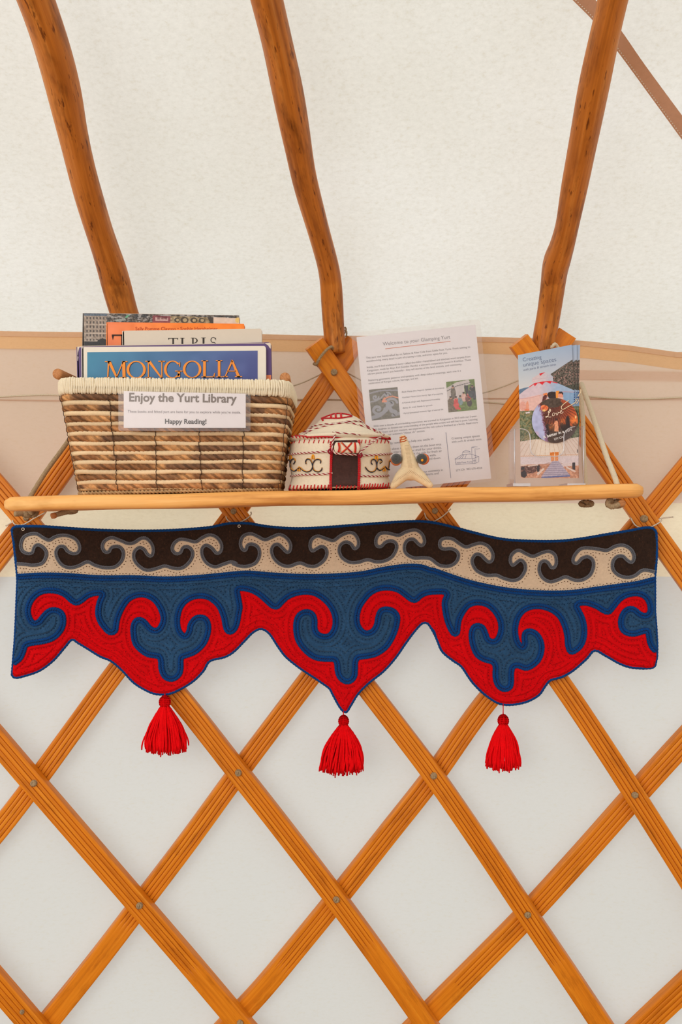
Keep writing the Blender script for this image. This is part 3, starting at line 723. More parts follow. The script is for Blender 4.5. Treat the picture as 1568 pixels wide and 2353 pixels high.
# strings that tie the hanging to the lattice crossings
def string(tr, offs, lab):
    mb = MB()
    for t, o in zip(tr, offs): tube(mb, resample(on_cyl(t, o), .002), .0014, 8, False, 2, .2, .006)
    c = C(tr[0][0][0], tr[0][0][1], .05)
    mb.build('tie_string', M['string'], origin=c, label=lab, cat='string', group='strings tying the wall hanging')
string([[(28, 1192), (30, 1200), (36, 1206), (52, 1206), (66, 1199), (80, 1190), (92, 1184), (103, 1178)], [(28, 1200), (14, 1208)]],
       [[.045, .052, .054, .0555, .0555, .054, .05, .04], [.045, .03]], 'white tie string at the upper left corner of the wall hanging')
string([[(519, 1182), (521, 1192), (530, 1200), (541, 1203), (556, 1198), (570, 1190), (578, 1181), (577, 1177)]], [[.045, .052, .055, .056, .055, .052, .045, .04]], 'white tie string under the shelf, below the right end of the basket')
string([[(976, 1177), (980, 1190), (990, 1198), (1000, 1197), (1018, 1186), (1033, 1173), (1036, 1170)]], [[.045, .052, .055, .056, .055, .05, .04]], 'white tie string under the shelf, below the welcome letter')
string([[(1450, 1188), (1454, 1198), (1462, 1208), (1474, 1213), (1490, 1213), (1505, 1207), (1517, 1200), (1521, 1195)], [(1516, 1192), (1530, 1190), (1547, 1188)]],
       [[.045, .052, .055, .056, .056, .055, .05, .04], [.03, .02, .012]], 'white tie string at the upper right corner of the wall hanging')

# ------------------------------------------------------------------ felt wall hanging
def c5(p): return [(x/2.6133, 1180+y/2.6133) for x, y in p]
def c6(p): return [(520+x/2.9037, 1180+y/2.9037) for x, y in p]
def c7(p): return [(980+x/2.6667, 1180+y/2.6667) for x, y in p]
Rc = c5([(82,898),(118,870),(138,830),(150,795),(175,780),(250,768),(300,755),(340,730),(370,690),(380,650),(375,610),(355,588),(320,580),(290,590),(260,620),(235,650),(205,660),(182,640),(168,600),(170,560),(190,515),(230,478),(280,462),(340,465),(390,485),(430,520),(460,535),(490,520),(530,490),(575,477),(610,478),(618,490),(600,530),(590,590),(600,640),(630,685),(660,712),(690,705),(697,670),(705,630),(730,570),(770,515),(820,490),(870,488),(920,510),(955,550),(978,600),(982,640),(968,680),(945,702),(915,700),(890,680),(870,655),(845,640),(818,645),(802,680),(803,730),(815,780),(850,820),(890,845),(930,852),(958,860),(968,890),(970,930),(985,970),(1010,990),(1045,990),(1075,965),(1085,930),(1085,890),(1090,862),(1120,850),(1170,830),(1215,790),(1240,745),(1252,690),(1245,650),(1225,628),(1190,625),(1165,640),(1145,670),(1138,705),(1120,735),(1100,735),(1075,705),(1065,660),(1068,610),(1085,560),(1120,520),(1170,497),(1225,495),(1275,515),(1320,560),(1345,620),(1355,670),(1365,700),(1385,710),(1410,690),(1425,650),(1433,600),(1440,560)]) \
   + c6([(72,520),(76,505),(90,498),(130,500),(180,515),(230,545),(275,585),(310,615),(340,620),(365,595),(410,555),(470,530),(540,522),(600,535),(660,575),(705,630),(728,690),(728,750),(710,795),(680,820),(640,820),(605,800),(590,765),(590,715),(580,680),(555,660),(520,660),(488,680),(470,720),(468,780),(480,840),(510,890),(555,935),(600,960),(660,970),(722,972),(740,1000),(745,1050),(760,1090),(795,1118),(830,1115),(855,1085),(860,1040),(862,990),(880,960),(940,950),(1000,935),(1060,895),(1100,840),(1130,770),(1143,700),(1130,665),(1100,645),(1060,640),(1030,655),(1015,695),(1005,745),(980,785),(940,800),(905,785),(878,745),(872,690),(885,630),(915,580),(960,530),(1020,500),(1090,495),(1150,510),(1195,540),(1235,570),(1265,575),(1300,545),(1350,525),(1420,520)]) \
   + c7([(100,478),(118,482),(128,500),(113,545),(118,600),(130,655),(150,705),(170,735),(188,730),(193,690),(200,650),(225,600),(260,560),(310,545),(370,555),(415,590),(450,645),(460,700),(450,750),(430,780),(400,785),(375,770),(362,735),(345,700),(315,688),(290,700),(278,740),(285,800),(310,860),(350,890),(410,910),(425,940),(425,1000),(440,1050),(475,1075),(510,1065),(520,1030),(520,980),(530,940),(560,930),(610,945),(650,930),(690,890),(707,830),(700,780),(675,740),(640,722),(610,730),(602,760),(605,795),(595,820),(575,812),(555,780),(545,730),(548,680),(565,630),(600,590),(650,570),(710,570),(770,590),(820,630),(850,690),(865,750),(870,810),(885,845),(910,840),(945,810),(965,760),(968,700),(955,640),(930,590),(920,565),(940,548),(990,548),(1050,570),(1090,595),(1120,600),(1150,565),(1190,520),(1240,495),(1300,490),(1345,510),(1370,550),(1375,600),(1355,625),(1325,625),(1300,610),(1275,590),(1245,585),(1215,605),(1195,650),(1200,700),(1230,730),(1280,735),(1330,720),(1358,720),(1366,750),(1373,790),(1390,825),(1410,840)])
Gc = c5([(100,302),(150,305),(200,310),(250,300),(275,265),(278,230),(255,200),(225,188),(205,205),(195,235),(165,240),(135,225),(125,190),(140,145),(175,125),(220,122),(260,145),(295,160),(330,140),(380,130),(430,140),(465,165),(480,205),(468,235),(435,240),(405,225),(385,200),(355,200),(337,230),(345,270),(375,310),(420,325),(470,315),(525,290),(570,310),(630,325),(690,320),(730,285),(742,240),(730,210),(705,197),(670,205),(655,230),(630,230),(615,200),(628,165),(670,145),(720,160),(770,180),(805,175),(845,150),(880,150),(910,180),(922,220),(910,255),(885,245),(865,215),(835,205),(808,230),(805,270),(830,310),(880,340),(940,330),(990,315),(1040,328),(1090,328),(1130,300),(1155,260),(1155,225),(1130,200),(1100,205),(1085,235),(1055,240),(1035,215),(1045,180),(1080,155),(1130,160),(1175,170),(1215,145),(1260,128),(1305,145),(1332,190),(1325,230),(1300,238),(1275,210),(1240,190),(1215,210),(1215,250),(1240,295),(1290,320),(1340,305),(1390,290),(1425,303)]) \
   + c6([(40,332),(90,350),(140,352),(195,330),(222,280),(215,230),(180,205),(145,210),(130,245),(105,235),(95,195),(115,150),(165,135),(215,155),(260,175),(310,155),(355,140),(400,160),(430,205),(425,250),(405,258),(375,230),(345,205),(315,215),(303,250),(320,300),(365,340),(420,352),(490,330),(550,350),(600,350),(650,315),(672,270),(665,235),(635,220),(605,235),(575,250),(560,220),(570,175),(610,150),(660,165),(715,180),(760,150),(810,128),(855,135),(883,180),(880,220),(855,235),(835,205),(800,190),(765,210),(755,250),(775,295),(825,325),(880,325),(945,308),(1000,322),(1060,315),(1110,285),(1138,230),(1130,195),(1095,182),(1060,195),(1035,220),(1005,215),(1000,175),(1025,135),(1080,130),(1150,145),(1200,122),(1265,110),(1310,140),(1325,190),(1305,215),(1280,200),(1250,172),(1210,180),(1190,220),(1200,265),(1250,295),(1310,295),(1360,300)]) \
   + c7([(60,303),(90,320),(140,322),(180,300),(198,260),(185,230),(150,215),(110,218),(85,205),(85,170),(110,152),(160,155),(205,185),(245,205),(290,190),(335,182),(380,200),(408,245),(405,285),(385,298),(360,280),(335,255),(305,250),(283,280),(285,310),(310,350),(370,378),(430,378),(470,395),(530,410),(575,395),(605,350),(605,310),(580,285),(555,300),(530,318),(515,290),(525,250),(565,225),(610,245),(655,262),(710,240),(755,232),(790,255),(798,300),(785,330),(765,330),(750,305),(725,290),(700,305),(693,350),(715,395),(760,418),(810,405),(855,388),(910,408),(960,405),(1005,375),(1025,325),(1020,285),(990,265),(955,275),(925,305),(900,295),(910,255),(950,215),(1010,212),(1065,220),(1110,225),(1160,200),(1210,195),(1255,220),(1275,265),(1260,300),(1230,285),(1205,262),(1170,265),(1145,295),(1145,340),(1175,375),(1230,392),(1280,380),(1320,350),(1360,348),(1402,358)])
Bc = c5([(108,380),(250,372),(400,375),(600,388),(800,388),(1000,395),(1200,385)])+c6([(60,405),(150,400),(300,412),(500,422),(700,420),(900,405),(1050,375),(1200,355),(1300,358),(1360,378)])+c7([(50,352),(100,370),(250,420),(400,455),(550,478),(750,490),(900,485),(1050,465),(1200,445),(1300,430),(1398,405)])
Tc = c5([(72,95),(90,80),(110,78),(250,78),(400,88),(600,100),(850,105),(1050,100),(1250,85)])+c6([(0,70),(80,65),(160,68),(260,85),(400,98),(520,100),(700,90),(900,75),(1100,60),(1270,52)])+c7([(40,56),(150,80),(300,120),(450,155),(600,168),(800,170),(950,155),(1100,130),(1250,105),(1340,88),(1390,92),(1408,115)])
E1 = c7([(1410,140),(1412,250),(1406,330)])              # right edge, top -> grey cord
E2 = c7([(1400,385)])
E3 = c7([(1400,500),(1400,600),(1408,700),(1413,800)])
E4 = c7([(1412,880),(1400,935),(1380,945)])
Bot = c7([(1330,948),(1250,940),(1180,915),(1100,870),(1032,838),(980,890),(900,960),(830,1000),(760,1020),(725,1060),(690,1110),(620,1150),(540,1168),(470,1168),(420,1150),(350,1100),(290,1040),(260,1000),(215,935),(165,900),(100,845),(70,780),(40,705)])+c6([(1400,815),(1350,735),(1310,730),(1260,780),(1200,860),(1130,960),(1050,1050),(950,1130),(880,1200),(830,1280),(797,1325),(760,1290),(710,1200),(690,1165),(620,1115),(560,1075),(480,1020),(400,955),(350,890),(290,800),(235,768),(180,790),(120,850),(50,920)])+c5([(1350,860),(1260,885),(1220,945),(1160,1005),(1080,1055),(1010,1082),(930,1080),(860,1050),(800,1010),(735,940),(670,885),(600,855),(520,805),(470,775),(432,755),(390,800),(320,880),(240,940),(160,970),(95,985),(74,972)])
W3 = c5([(78,925)])
W2 = c5([(90,780),(98,640),(103,500),(107,400)])
W1 = c5([(103,345)])
W0 = c5([(95,270),(85,180)])
ST_ = 3.0
Rs, Gs, Bs, Ts = [resample(catmull(q, 2), ST_) for q in (Rc, Gc, Bc, Tc)]
e1, e2, e3, e4 = [np.array(q, float) for q in (E1, E2, E3, E4)]
bo = resample(catmull(Bot, 2), ST_)
w0, w1, w2, w3 = [np.array(q, float) for q in (W0, W1, W2, W3)]
poly_brown = np.vstack([Ts, e1, Gs[::-1], w0[:1]*0+w0[0], w0[1:]])
poly_cream = np.vstack([Gs, e2, Bs[::-1], w1])
poly_blue = np.vstack([Bs, e3, Rs[::-1], w2])
poly_red = np.vstack([Rs, e4, bo, w3])
perim = np.vstack([Ts, e1, e2, e3, e4, bo, w3, w2, w1, w0])
def hang_off(px, py):
    t = max(0, min(1, (py-1190)/450.0))
    w = .0045*(1+math.sin(px/74.0+.6))*(1-.5*t)+.003*(1+math.sin(px/131.0+py/170.0))
    return .0605+w
def Hp(px, py, lift=0.0): return C(px, py, hang_off(px, py)+lift)
def region(name, poly, mt, parent, bnd, puff=.0012, sp=5.0, thick=.004):
    poly = resample(poly, ST_, True)
    x0, y0 = poly.min(0); x1, y1 = poly.max(0)
    gx, gy = np.meshgrid(np.arange(x0, x1, sp), np.arange(y0, y1, sp)); gx = gx+(np.arange(gx.shape[0]) % 2)[:, None]*sp/2
    q = np.stack([gx.ravel(), gy.ravel()], 1); q = q[inpoly(q[:, 0], q[:, 1], poly)]
    q = q[mindist(q, poly) > 2.4]
    allp = np.vstack([poly, q]); n = len(poly)
    r = geometry.delaunay_2d_cdt([Vector(p) for p in allp], [(i, (i+1) % n) for i in range(n)], [], 0, 1e-4)
    vo = np.array([tuple(x) for x in r[0]]); fo = [tuple(t) for t in r[2]]
    cen = np.array([vo[list(t)].mean(0) for t in fo]); keep = inpoly(cen[:, 0], cen[:, 1], poly)
    fo = [t for t, k in zip(fo, keep) if k]
    d = mindist(vo, bnd)
    lift = puff*(1-np.exp(-d/5.0))
    v = np.array([Hp(a, b, l) for (a, b), l in zip(vo, lift)])
    # orient to the room
    tri = fo[0]; nn = np.cross(v[tri[1]]-v[tri[0]], v[tri[2]]-v[tri[0]])
    if nn[1] > 0: fo = [t[::-1] for t in fo]
    mb = MB(); mb.add(v, fo, 0, None, np.stack([d/100, vo[:, 0]/1000, vo[:, 1]/1000], 1))
    o = mb.build(name, mt, parent)
    md = o.modifiers.new('thickness', 'SOLIDIFY'); md.thickness = thick; md.offset = -1
    return o
hg = thing('wall_hanging', Hp(784, 1205), 'long felt wall hanging with red and blue ram-horn scrolls and scalloped lower edge', 'wall hanging')
region('dark_felt_band', poly_brown, M['felt_brown'], hg, np.vstack([Gs, perim]), label if False else .001)
region('cream_felt_scroll', poly_cream, M['felt_cream'], hg, np.vstack([Gs, Bs]), .0012)
region('blue_felt_field', poly_blue, M['felt_blue'], hg, np.vstack([Rs, Bs]), .0016)
region('red_felt_border', poly_red, M['felt_red'], hg, np.vstack([Rs, bo]), .0018)
def cord(name, line, mt, rad_px, lift, strands=2, closed=False, twist=.0085, step=.0012, dep=.30):
    mb = MB(); line = resample(line, 2.0, closed)
    t = np.gradient(line, axis=0) if not closed else np.roll(line, -1, 0)-np.roll(line, 1, 0)
    t /= np.linalg.norm(t, axis=1, keepdims=True); n = np.stack([-t[:, 1], t[:, 0]], 1)
    r = rad_px/F*1.40
    for k in range(strands):
        o = 0 if strands == 1 else (k-.5)*2*rad_px*.86
        pts = np.array([Hp(a, b, lift) for a, b in line+n*o]); pts = resample(pts, step, closed)
        nr = np.stack([-pts[:, 0], YC-pts[:, 1], np.zeros(len(pts))], 1)
        tube(mb, pts, r, 8, closed, 2, dep, twist*(1 if k == 0 else -1), up=nr)
    return mb.build(name, mt, hg)
cord('scroll_cord', Rs, M['cord_blue'], 4.1, .0015)
cord('scroll_cord', Gs, M['cord_grey'], 2.35, .0012, twist=.006)
cord('dividing_cord', Bs, M['cord_blue'], 4.1, .0015)
cord('edge_cord', perim, M['cord_blue'], 4.0, -.0015, 1, True, .011, .0014, .20)
def stitches(name, mt, base, dlist, poly, others, spacing, size, sides=(1, -1)):
    mb = MB(); pr = np.array(resample(poly, ST_, True)); base = resample(base, 1.5)
    t = np.gradient(base, axis=0); t /= np.linalg.norm(t, axis=1, keepdims=True); n = np.stack([-t[:, 1], t[:, 0]], 1)
    for d in dlist:
        for sd in sides:
            q = base+n*d*sd
            ok = inpoly(q[:, 0], q[:, 1], pr); ok &= mindist(q, base) > d-.4
            if others is not None: ok &= mindist(q, others) > 8
            last = None; seen = {}
            for i in np.nonzero(ok)[0]:
                p = q[i]
                if last is not None and np.hypot(*(p-last)) < spacing: continue
                key = (int(p[0]//spacing), int(p[1]//spacing))
                if any(np.hypot(*(p-o)) < spacing*.8 for dx in (-1, 0, 1) for dy in (-1, 0, 1) for o in seen.get((key[0]+dx, key[1]+dy), ())): continue
                seen.setdefault(key, []).append(p); last = p
                tt = t[i]; nn = n[i]; l, w = size
                jj = p+rng.normal(0, .5, 2)
                ring = [jj+tt*l*math.cos(a)+nn*w*math.sin(a) for a in np.arange(6)*math.pi/3]
                v = [Hp(a, b, .0011) for a, b in ring]+[Hp(a, b, .0022) for a, b in [jj+(r_-jj)*.7 for r_ in ring]]
                mb.add(v, [(j, (j+1) % 6, 6+(j+1) % 6, 6+j) for j in range(6)]+[tuple(range(6, 12))])
    if mb.n: return mb.build(name, mt, hg)
side = np.vstack([Bs, e3, w2])
stitches('blue_stitching', M['thread_navy'], Rs, (15, 26, 37, 48), poly_blue, side, 6.2, (1.9, 1.0))
stitches('stitching', M['thread_red'], Rs, (16, 29, 42, 55), poly_red, bo, 6.0, (1.8, .85))
stitches('stitching', M['thread_brown'], Gs, (9.5,), poly_cream, Bs, 6.5, (1.5, 1.0))
stitches('stitching', M['thread_brown'], Bs, (10,), poly_cream, Gs, 7.5, (1.5, 1.0))
stitches('blue_stitching', M['thread_navy'], Bs, (14, 25), poly_blue, np.vstack([Rs, e3, w2]), 6.2, (1.9, 1.0))
for px, py in ((53.5, 1216), (550, 1209)):
    mb = MB(); c = Hp(px, py, .002); tube(mb, [c+np.array([.0022*math.cos(a), -.001, .0022*math.sin(a)]) for a in np.linspace(0, 2*math.pi, 14, endpoint=False)], .0006, 6, True)
    mb.build('pin', M['string'], hg)
def tassel(px, ptop, phead, hr, py1, hw, skew, seed):
    rn = random.Random(seed); off = .072; hx = px
    kb = MB(); 
    tube(kb, [C(px+skew*.2, ptop-6, .064), C(px, phead-hr*.8, off)], .0013, 7, False, 2, .3, .005)
    hc = C(px, phead, off); rr = hr/F*1.40
    v = []; f = []; nu, nv = 24, 12
    for i in range(nv+1):
        a = math.pi*i/nv
        for j in range(nu):
            b = 2*math.pi*j/nu; k = 1+.05*math.cos(8*b)
            v.append(hc+np.array([rr*math.sin(a)*math.cos(b)*k, rr*.85*math.sin(a)*math.sin(b)*k, rr*1.12*math.cos(a)]))
    f = [(i*nu+j, i*nu+(j+1) % nu, (i+1)*nu+(j+1) % nu, (i+1)*nu+j) for i in range(nv) for j in range(nu)]
    kb.add(v, f)
    for j in range(30):
        b = 2*math.pi*j/30+rn.uniform(-.05, .05)
        tube(kb, [hc+np.array([rr*math.sin(a)*math.cos(b+.15*math.cos(a)), rr*.87*math.sin(a)*math.sin(b+.15*math.cos(a)), rr*1.14*math.cos(a)]) for a in np.linspace(.15, 2.6, 9)], .0012, 5, False, 2, .3, .005)
    for kz in range(3):
        z = phead+hr*(.75+.22*kz)
        tube(kb, [C(px, z, off)+np.array([rr*.72*math.cos(a), rr*.62*math.sin(a), 0]) for a in np.linspace(0, 2*math.pi, 20, endpoint=False)], .0013, 6, True, 2, .3, .005)
    t_root = kb.build('tassel', M['yarn_red'], hg)
    fb = MB(); z0 = phead+hr*.6; H = py1-z0
    for k in range(175):
        a = rn.uniform(0, 2*math.pi); rad = rn.uniform(0, 1)**.28; u = rad*math.cos(a); w = rad*math.sin(a)
        L = H*rn.uniform(.86, 1.0)*(1-.10*abs(u)**2)
        if rn.random() < .06: L *= 1.05
        wav = rn.uniform(-1, 1)*(4 if rn.random() > .15 else 9); ph = rn.uniform(0, 6)
        pts = []
        for t in np.linspace(0, 1, 12):
            sp = hr*.62+(hw-hr*.62)*(1-(1-t)**1.9)*(1.0+.09*math.sin(ph+t*5))
            xx = px+skew*t*t+u*sp+wav*math.sin(t*4+ph)*t; yy = z0+L*t
            pts.append(C(xx, yy, off-w*(.006+.011*t)*(-1)))
        tube(fb, pts, [.0016]*11+[.0013], 6, False, 2, .14, .007)
    fb.build('fringe', M['yarn_red'], t_root)
tassel(379, 1600, 1613, 13, 1737, 51, 1, 1)
tassel(790, 1640, 1657, 12, 1784, 50, -4, 2)
tassel(1157, 1624, 1656, 12.5, 1774, 40, -1, 3)

# ------------------------------------------------------------------ basket
bk_top_y, bk_bot_y = 1.202, 1.228
bx = (P(163, 1140, bk_bot_y)[0]+P(643, 1124, bk_bot_y)[0])/2
BR = thing('basket', (bx, 1.29, zshelf(bx)), 'woven banana-leaf basket with cream cotton rim, full of books, on the shelf', 'basket')
def brow(fr):   # fr 0 top .. 1 bottom
    yf = bk_top_y+(bk_bot_y-bk_top_y)*fr; yb = 1.374-.008*fr
    xl = P(123+40*fr, 1000, yf)[0]; xr = P(669-26*max(0, fr)**.8, 1000, yf)[0]
    return xl, xr, yf, yb
def bloop(fr, zl, zr, inset=0.0, n=260, wob=0.0, seed=0, rc=.030):
    xl, xr, yf, yb = brow(fr); xl += inset; xr -= inset; yf += inset; yb -= inset; r = rc
    p = []
    for cx, cy, a0 in ((xr-r, yf+r, -90), (xr-r, yb-r, 0), (xl+r, yb-r, 90), (xl+r, yf+r, 180)):
        for a in np.radians(np.linspace(a0, a0+90, 10)): p.append((cx+r*math.cos(a), cy+r*math.sin(a)))
    p = resample(np.array(p), .004, True)
    rn = np.random.default_rng(seed); ph = rn.uniform(0, 6, 4)
    out = []
    for x, y in p:
        z = zl+(zr-zl)*(x-xl)/(xr-xl)
        if wob: z += wob*(math.sin(x*38+ph[0])+.6*math.sin(x*83+ph[1])); y += wob*.8*math.sin(x*51+ph[2])
        out.append((x, y, z))
    return np.array(out)
def zpx(py, Y): return CZ+(CY-py)/F*Y
brL = [550, 612, 680, 740, 800, 860, 918, 972, 1037, 1095]; brR = [567, 638, 690, 745, 803, 860, 912, 970, 1026, 1082]
liL = [583, 648, 711, 771, 830, 890, 945, 1005, 1068]; liR = [606, 664, 719, 775, 832, 885, 940, 1000, 1055]
mb = MB(); frs = []
def yc1(c): return 700+c/2.6133
rows = []
for i, (a, b) in enumerate(zip(brL, brR)):
    fr = (a-550)/(1110-550); _, _, yf, _ = brow(fr)
    zl_, zr_ = zpx(yc1(a), yf), zpx(yc1(b), yf); rad = .0063
    lp = bloop(fr, zl_, zr_, .0055, wob=.0006, seed=i); lp = resample(lp, .0030, True)
    n = len(lp); s = np.arange(n)*.0030
    c0 = np.array([lin((176, 122, 76)), lin((138, 92, 56)), lin((190, 138, 88)), lin((120, 84, 58))])
    k = vnoise(s*1000+i*531, s*0, 62, i+1); k2 = vnoise(s*1000+i*77, s*0, 24, i+40)
    kk = np.clip(k*1.5-.25, 0, 1)*3; idx = np.clip(kk.astype(int), 0, 2); fr_ = np.clip((kk-idx)*2.5, 0, 1)[:, None]; col = (c0[idx]*(1-fr_)+c0[idx+1]*fr_)*(.95+.5*k2)[:, None]
    tube(mb, lp, rad, 18, True, 6, .20, .042, col=col, lobecols=[1.05, .62, 1.0, .80, 1.15, .55]); rows.append((fr, zl_, zr_, .0063, .0055))
for i, (a, b) in enumerate(zip(liL, liR)):
    fr = (a-550)/(1110-550); _, _, yf, _ = brow(fr)
    zl_, zr_ = zpx(yc1(a), yf), zpx(yc1(b), yf)
    lp = resample(bloop(fr, zl_, zr_, .0042, wob=.0006, seed=i+30), .004, True); n = len(lp); s = np.arange(n)*.004
    k = vnoise(s*1000+i*91, s*0, 55, i+3)
    col = lin((236, 206, 164))*(.86+.2*k)[:, None]
    rad = .0041*(.92+.2*vnoise(s*1000+i*300, s*0, 40, i+9))
    tube(mb, lp, rad, 10, True, 2, .05, .07, col=col, mi=1); rows.append((fr, zl_, zr_, .0044, .0042))
# inner liner and base
v = []; f = []
l0 = bloop(0, zpx(905, bk_top_y), zpx(908, bk_top_y), .010); l1 = bloop(1, zshelf(brow(1)[0])+.010, zshelf(brow(1)[1])+.010, .010)
k = min(len(l0), len(l1)); l0 = resample(np.vstack([l0, l0[:1]]), 1e9)if False else l0
def nres(p, n):
    p = np.vstack([p, p[:1]]); d = np.r_[0, np.cumsum(np.linalg.norm(np.diff(p, axis=0), axis=1))]; s = np.linspace(0, d[-1], n, endpoint=False)
    return np.stack([np.interp(s, d, p[:, i]) for i in range(3)], 1)
l0, l1 = nres(l0, 120), nres(l1, 120)
mb.add(np.vstack([l0, l1]), [(i, (i+1) % 120, 120+(i+1) % 120, 120+i) for i in range(120)]+[tuple(range(120, 240))], 0, lin((120, 88, 58)))
mb.build('woven_body', [M['weave'], M['weave_pale']], BR)
mb = MB()   # braid at the base
zb = zshelf
lp0 = bloop(1.0, 0, 0, .004); lp0[:, 2] = [zb(x)+.0044 for x in lp0[:, 0]]
lp1 = lp0.copy(); lp1[:, 2] += .0050
for lp, tw in ((lp0, .012), (lp1, -.012)):
    lp = resample(lp, .0016, True); k = vnoise(np.arange(len(lp))*1.6, np.zeros(len(lp)), 9, 5)
    tube(mb, lp, .0036, 10, True, 2, .45, tw, col=lin((196, 158, 112))*(.75+.4*k)[:, None])
mb.build('base_braid', M['weave'], BR)
mb = MB()   # cotton wrapped rim
top = bloop(-.06, zpx(885, bk_top_y), zpx(891, bk_top_y), .004); top = resample(top, .00345, True)
T, N_, B_ = frames(top, True, up=(0, 0, 1))
for i in range(len(top)):
    j = rng.normal(0, 1, 3); ring = []
    ln = rng.normal(0, .0006)
    for a in np.linspace(0, 2*math.pi, 14, endpoint=False):
        ca, sa = math.cos(a), math.sin(a)
        ring.append(top[i]+B_[i]*(.0040*np.sign(ca)*abs(ca)**.7)+np.array([0, 0, 1])*(.0112+.0004*j[0])*np.sign(sa)*abs(sa)**.6+T[i]*(ln*sa*1.5+.0010*ca))
    tube(mb, ring, .00195, 7, True)
v = []; 
for o, h in ((-.003, -.0105), (.003, -.0105), (.003, .0105), (-.003, .0105)): v.append(top+B_*o+np.array([0, 0, h]))
n = len(top); v = np.concatenate(v)
mb.add(v, [(a*n+i, a*n+(i+1) % n, ((a+1) % 4)*n+(i+1) % n, ((a+1) % 4)*n+i) for a in range(4) for i in range(n)])
mb.build('rim', M['cotton'], BR)
mb = MB()   # binding wires
rows.sort(key=lambda r: -r[1])
for xa, xb in ((88, 196), (395, 446), (668, 682), (930, 950), (1202, 1196), (1463, 1412)):
    pts = []
    for j, (fr, zl_, zr_, rad, ins) in enumerate(rows):
        xl, xr, yf, yb = brow(fr); px = 100+(xa+(xb-xa)*fr)/2.6133+rng.normal(0, 1.2)
        x = P(px, 1000, yf)[0]; z = zl_+(zr_-zl_)*(x-xl)/(xr-xl); ex = 0
        dx = max(0, (xl+.030)-x, x-(xr-.030)); yy = .030-math.sqrt(max(0, .030**2-min(dx, .0285)**2))
        pts.append((x, yf+ins-rad-.0008+yy, z+rad*.4)); pts.append((x+.0006*rng.normal(), yf+ins-rad-.0002+yy, z-rad*.5))
        pts.append((x, yf+ins-rad*.3+yy, z-rad))
    tube(mb, resample(catmull(pts, .002), .002), .00052, 6)
mb.build('binding_wire', M['wire'], BR)
for px, py, xo in ((130.5, 858, .004), (655, 867, -.004)):
    c0 = P(px, py, 1.225); mb = MB()
    ys = np.array([0, .0015, .004, .05, .10, .1275, .129]); rr = np.array([.004, .0072, .0082, .0082, .0082, .0075, .004])
    pts = np.array([c0+np.array([xo*y/.13, y, 0]) for y in ys]); tube(mb, pts, rr, 20)
    c1 = c0+np.array([-.002, -.0006, .002]); 
    mb.build('handle', M['dowel'], BR, label='round wooden handle bar')
# sign on the basket
sgY = 1.1925
sp0 = P(425, 945, sgY); sgn = np.array([0, 1, .055]); sgn /= np.linalg.norm(sgn)
def sg(px, py, lift=0.0): return plane(px, py, sp0-sgn*lift, sgn)
SG = thing('basket_sign', sg(425, 990), 'laminated white sign on the front of the basket inviting people to read', 'sign')
def slab(mb, quad, mpf, t0, t1, mi=0, col=None):
    v = [mpf(a, b, t0) for a, b in quad]+[mpf(a, b, t1) for a, b in quad]; n = len(quad)
    mb.add(v, [tuple(range(n))[::-1], tuple(range(n, 2*n))]+[(i, (i+1) % n, n+(i+1) % n, n+i) for i in range(n)], mi, col)
mb = MB(); slab(mb, [(284.4, 899), (565, 904.7), (565, 983), (284.4, 983)], sg, 0, .0003); mb.build('paper', M['paper'], SG, False)
mb = MB(); slab(mb, [(272, 901), (276, 898), (572, 903), (576, 907), (576, 989), (573, 991), (275, 990), (272, 987)], sg, .0008, .0010); mb.build('laminate', M['film'], SG, False)
def cs(x, y): return (260+x/4.612, 880+y/4.612)
sm = lambda a, b: sg(a, b, .0005)
mb = MB()
text_on(mb, 'Enjoy the Yurt Library', cs(170, 193), cs(1311, 208), sm, (122, 108, 98), .028)  # brownish grey heading: glare on the sign is painted into the ink
text_on(mb, 'These books and felted yurt are here for you to explore while you\u2019re inside.', cs(155, 314), cs(1355, 325), sm, (112, 102, 108), 0)
text_on(mb, 'Happy Reading!', cs(550, 430), cs(990, 433), sm, (62, 56, 58), .028)
mb.build('lettering', M['ink'], SG, False)

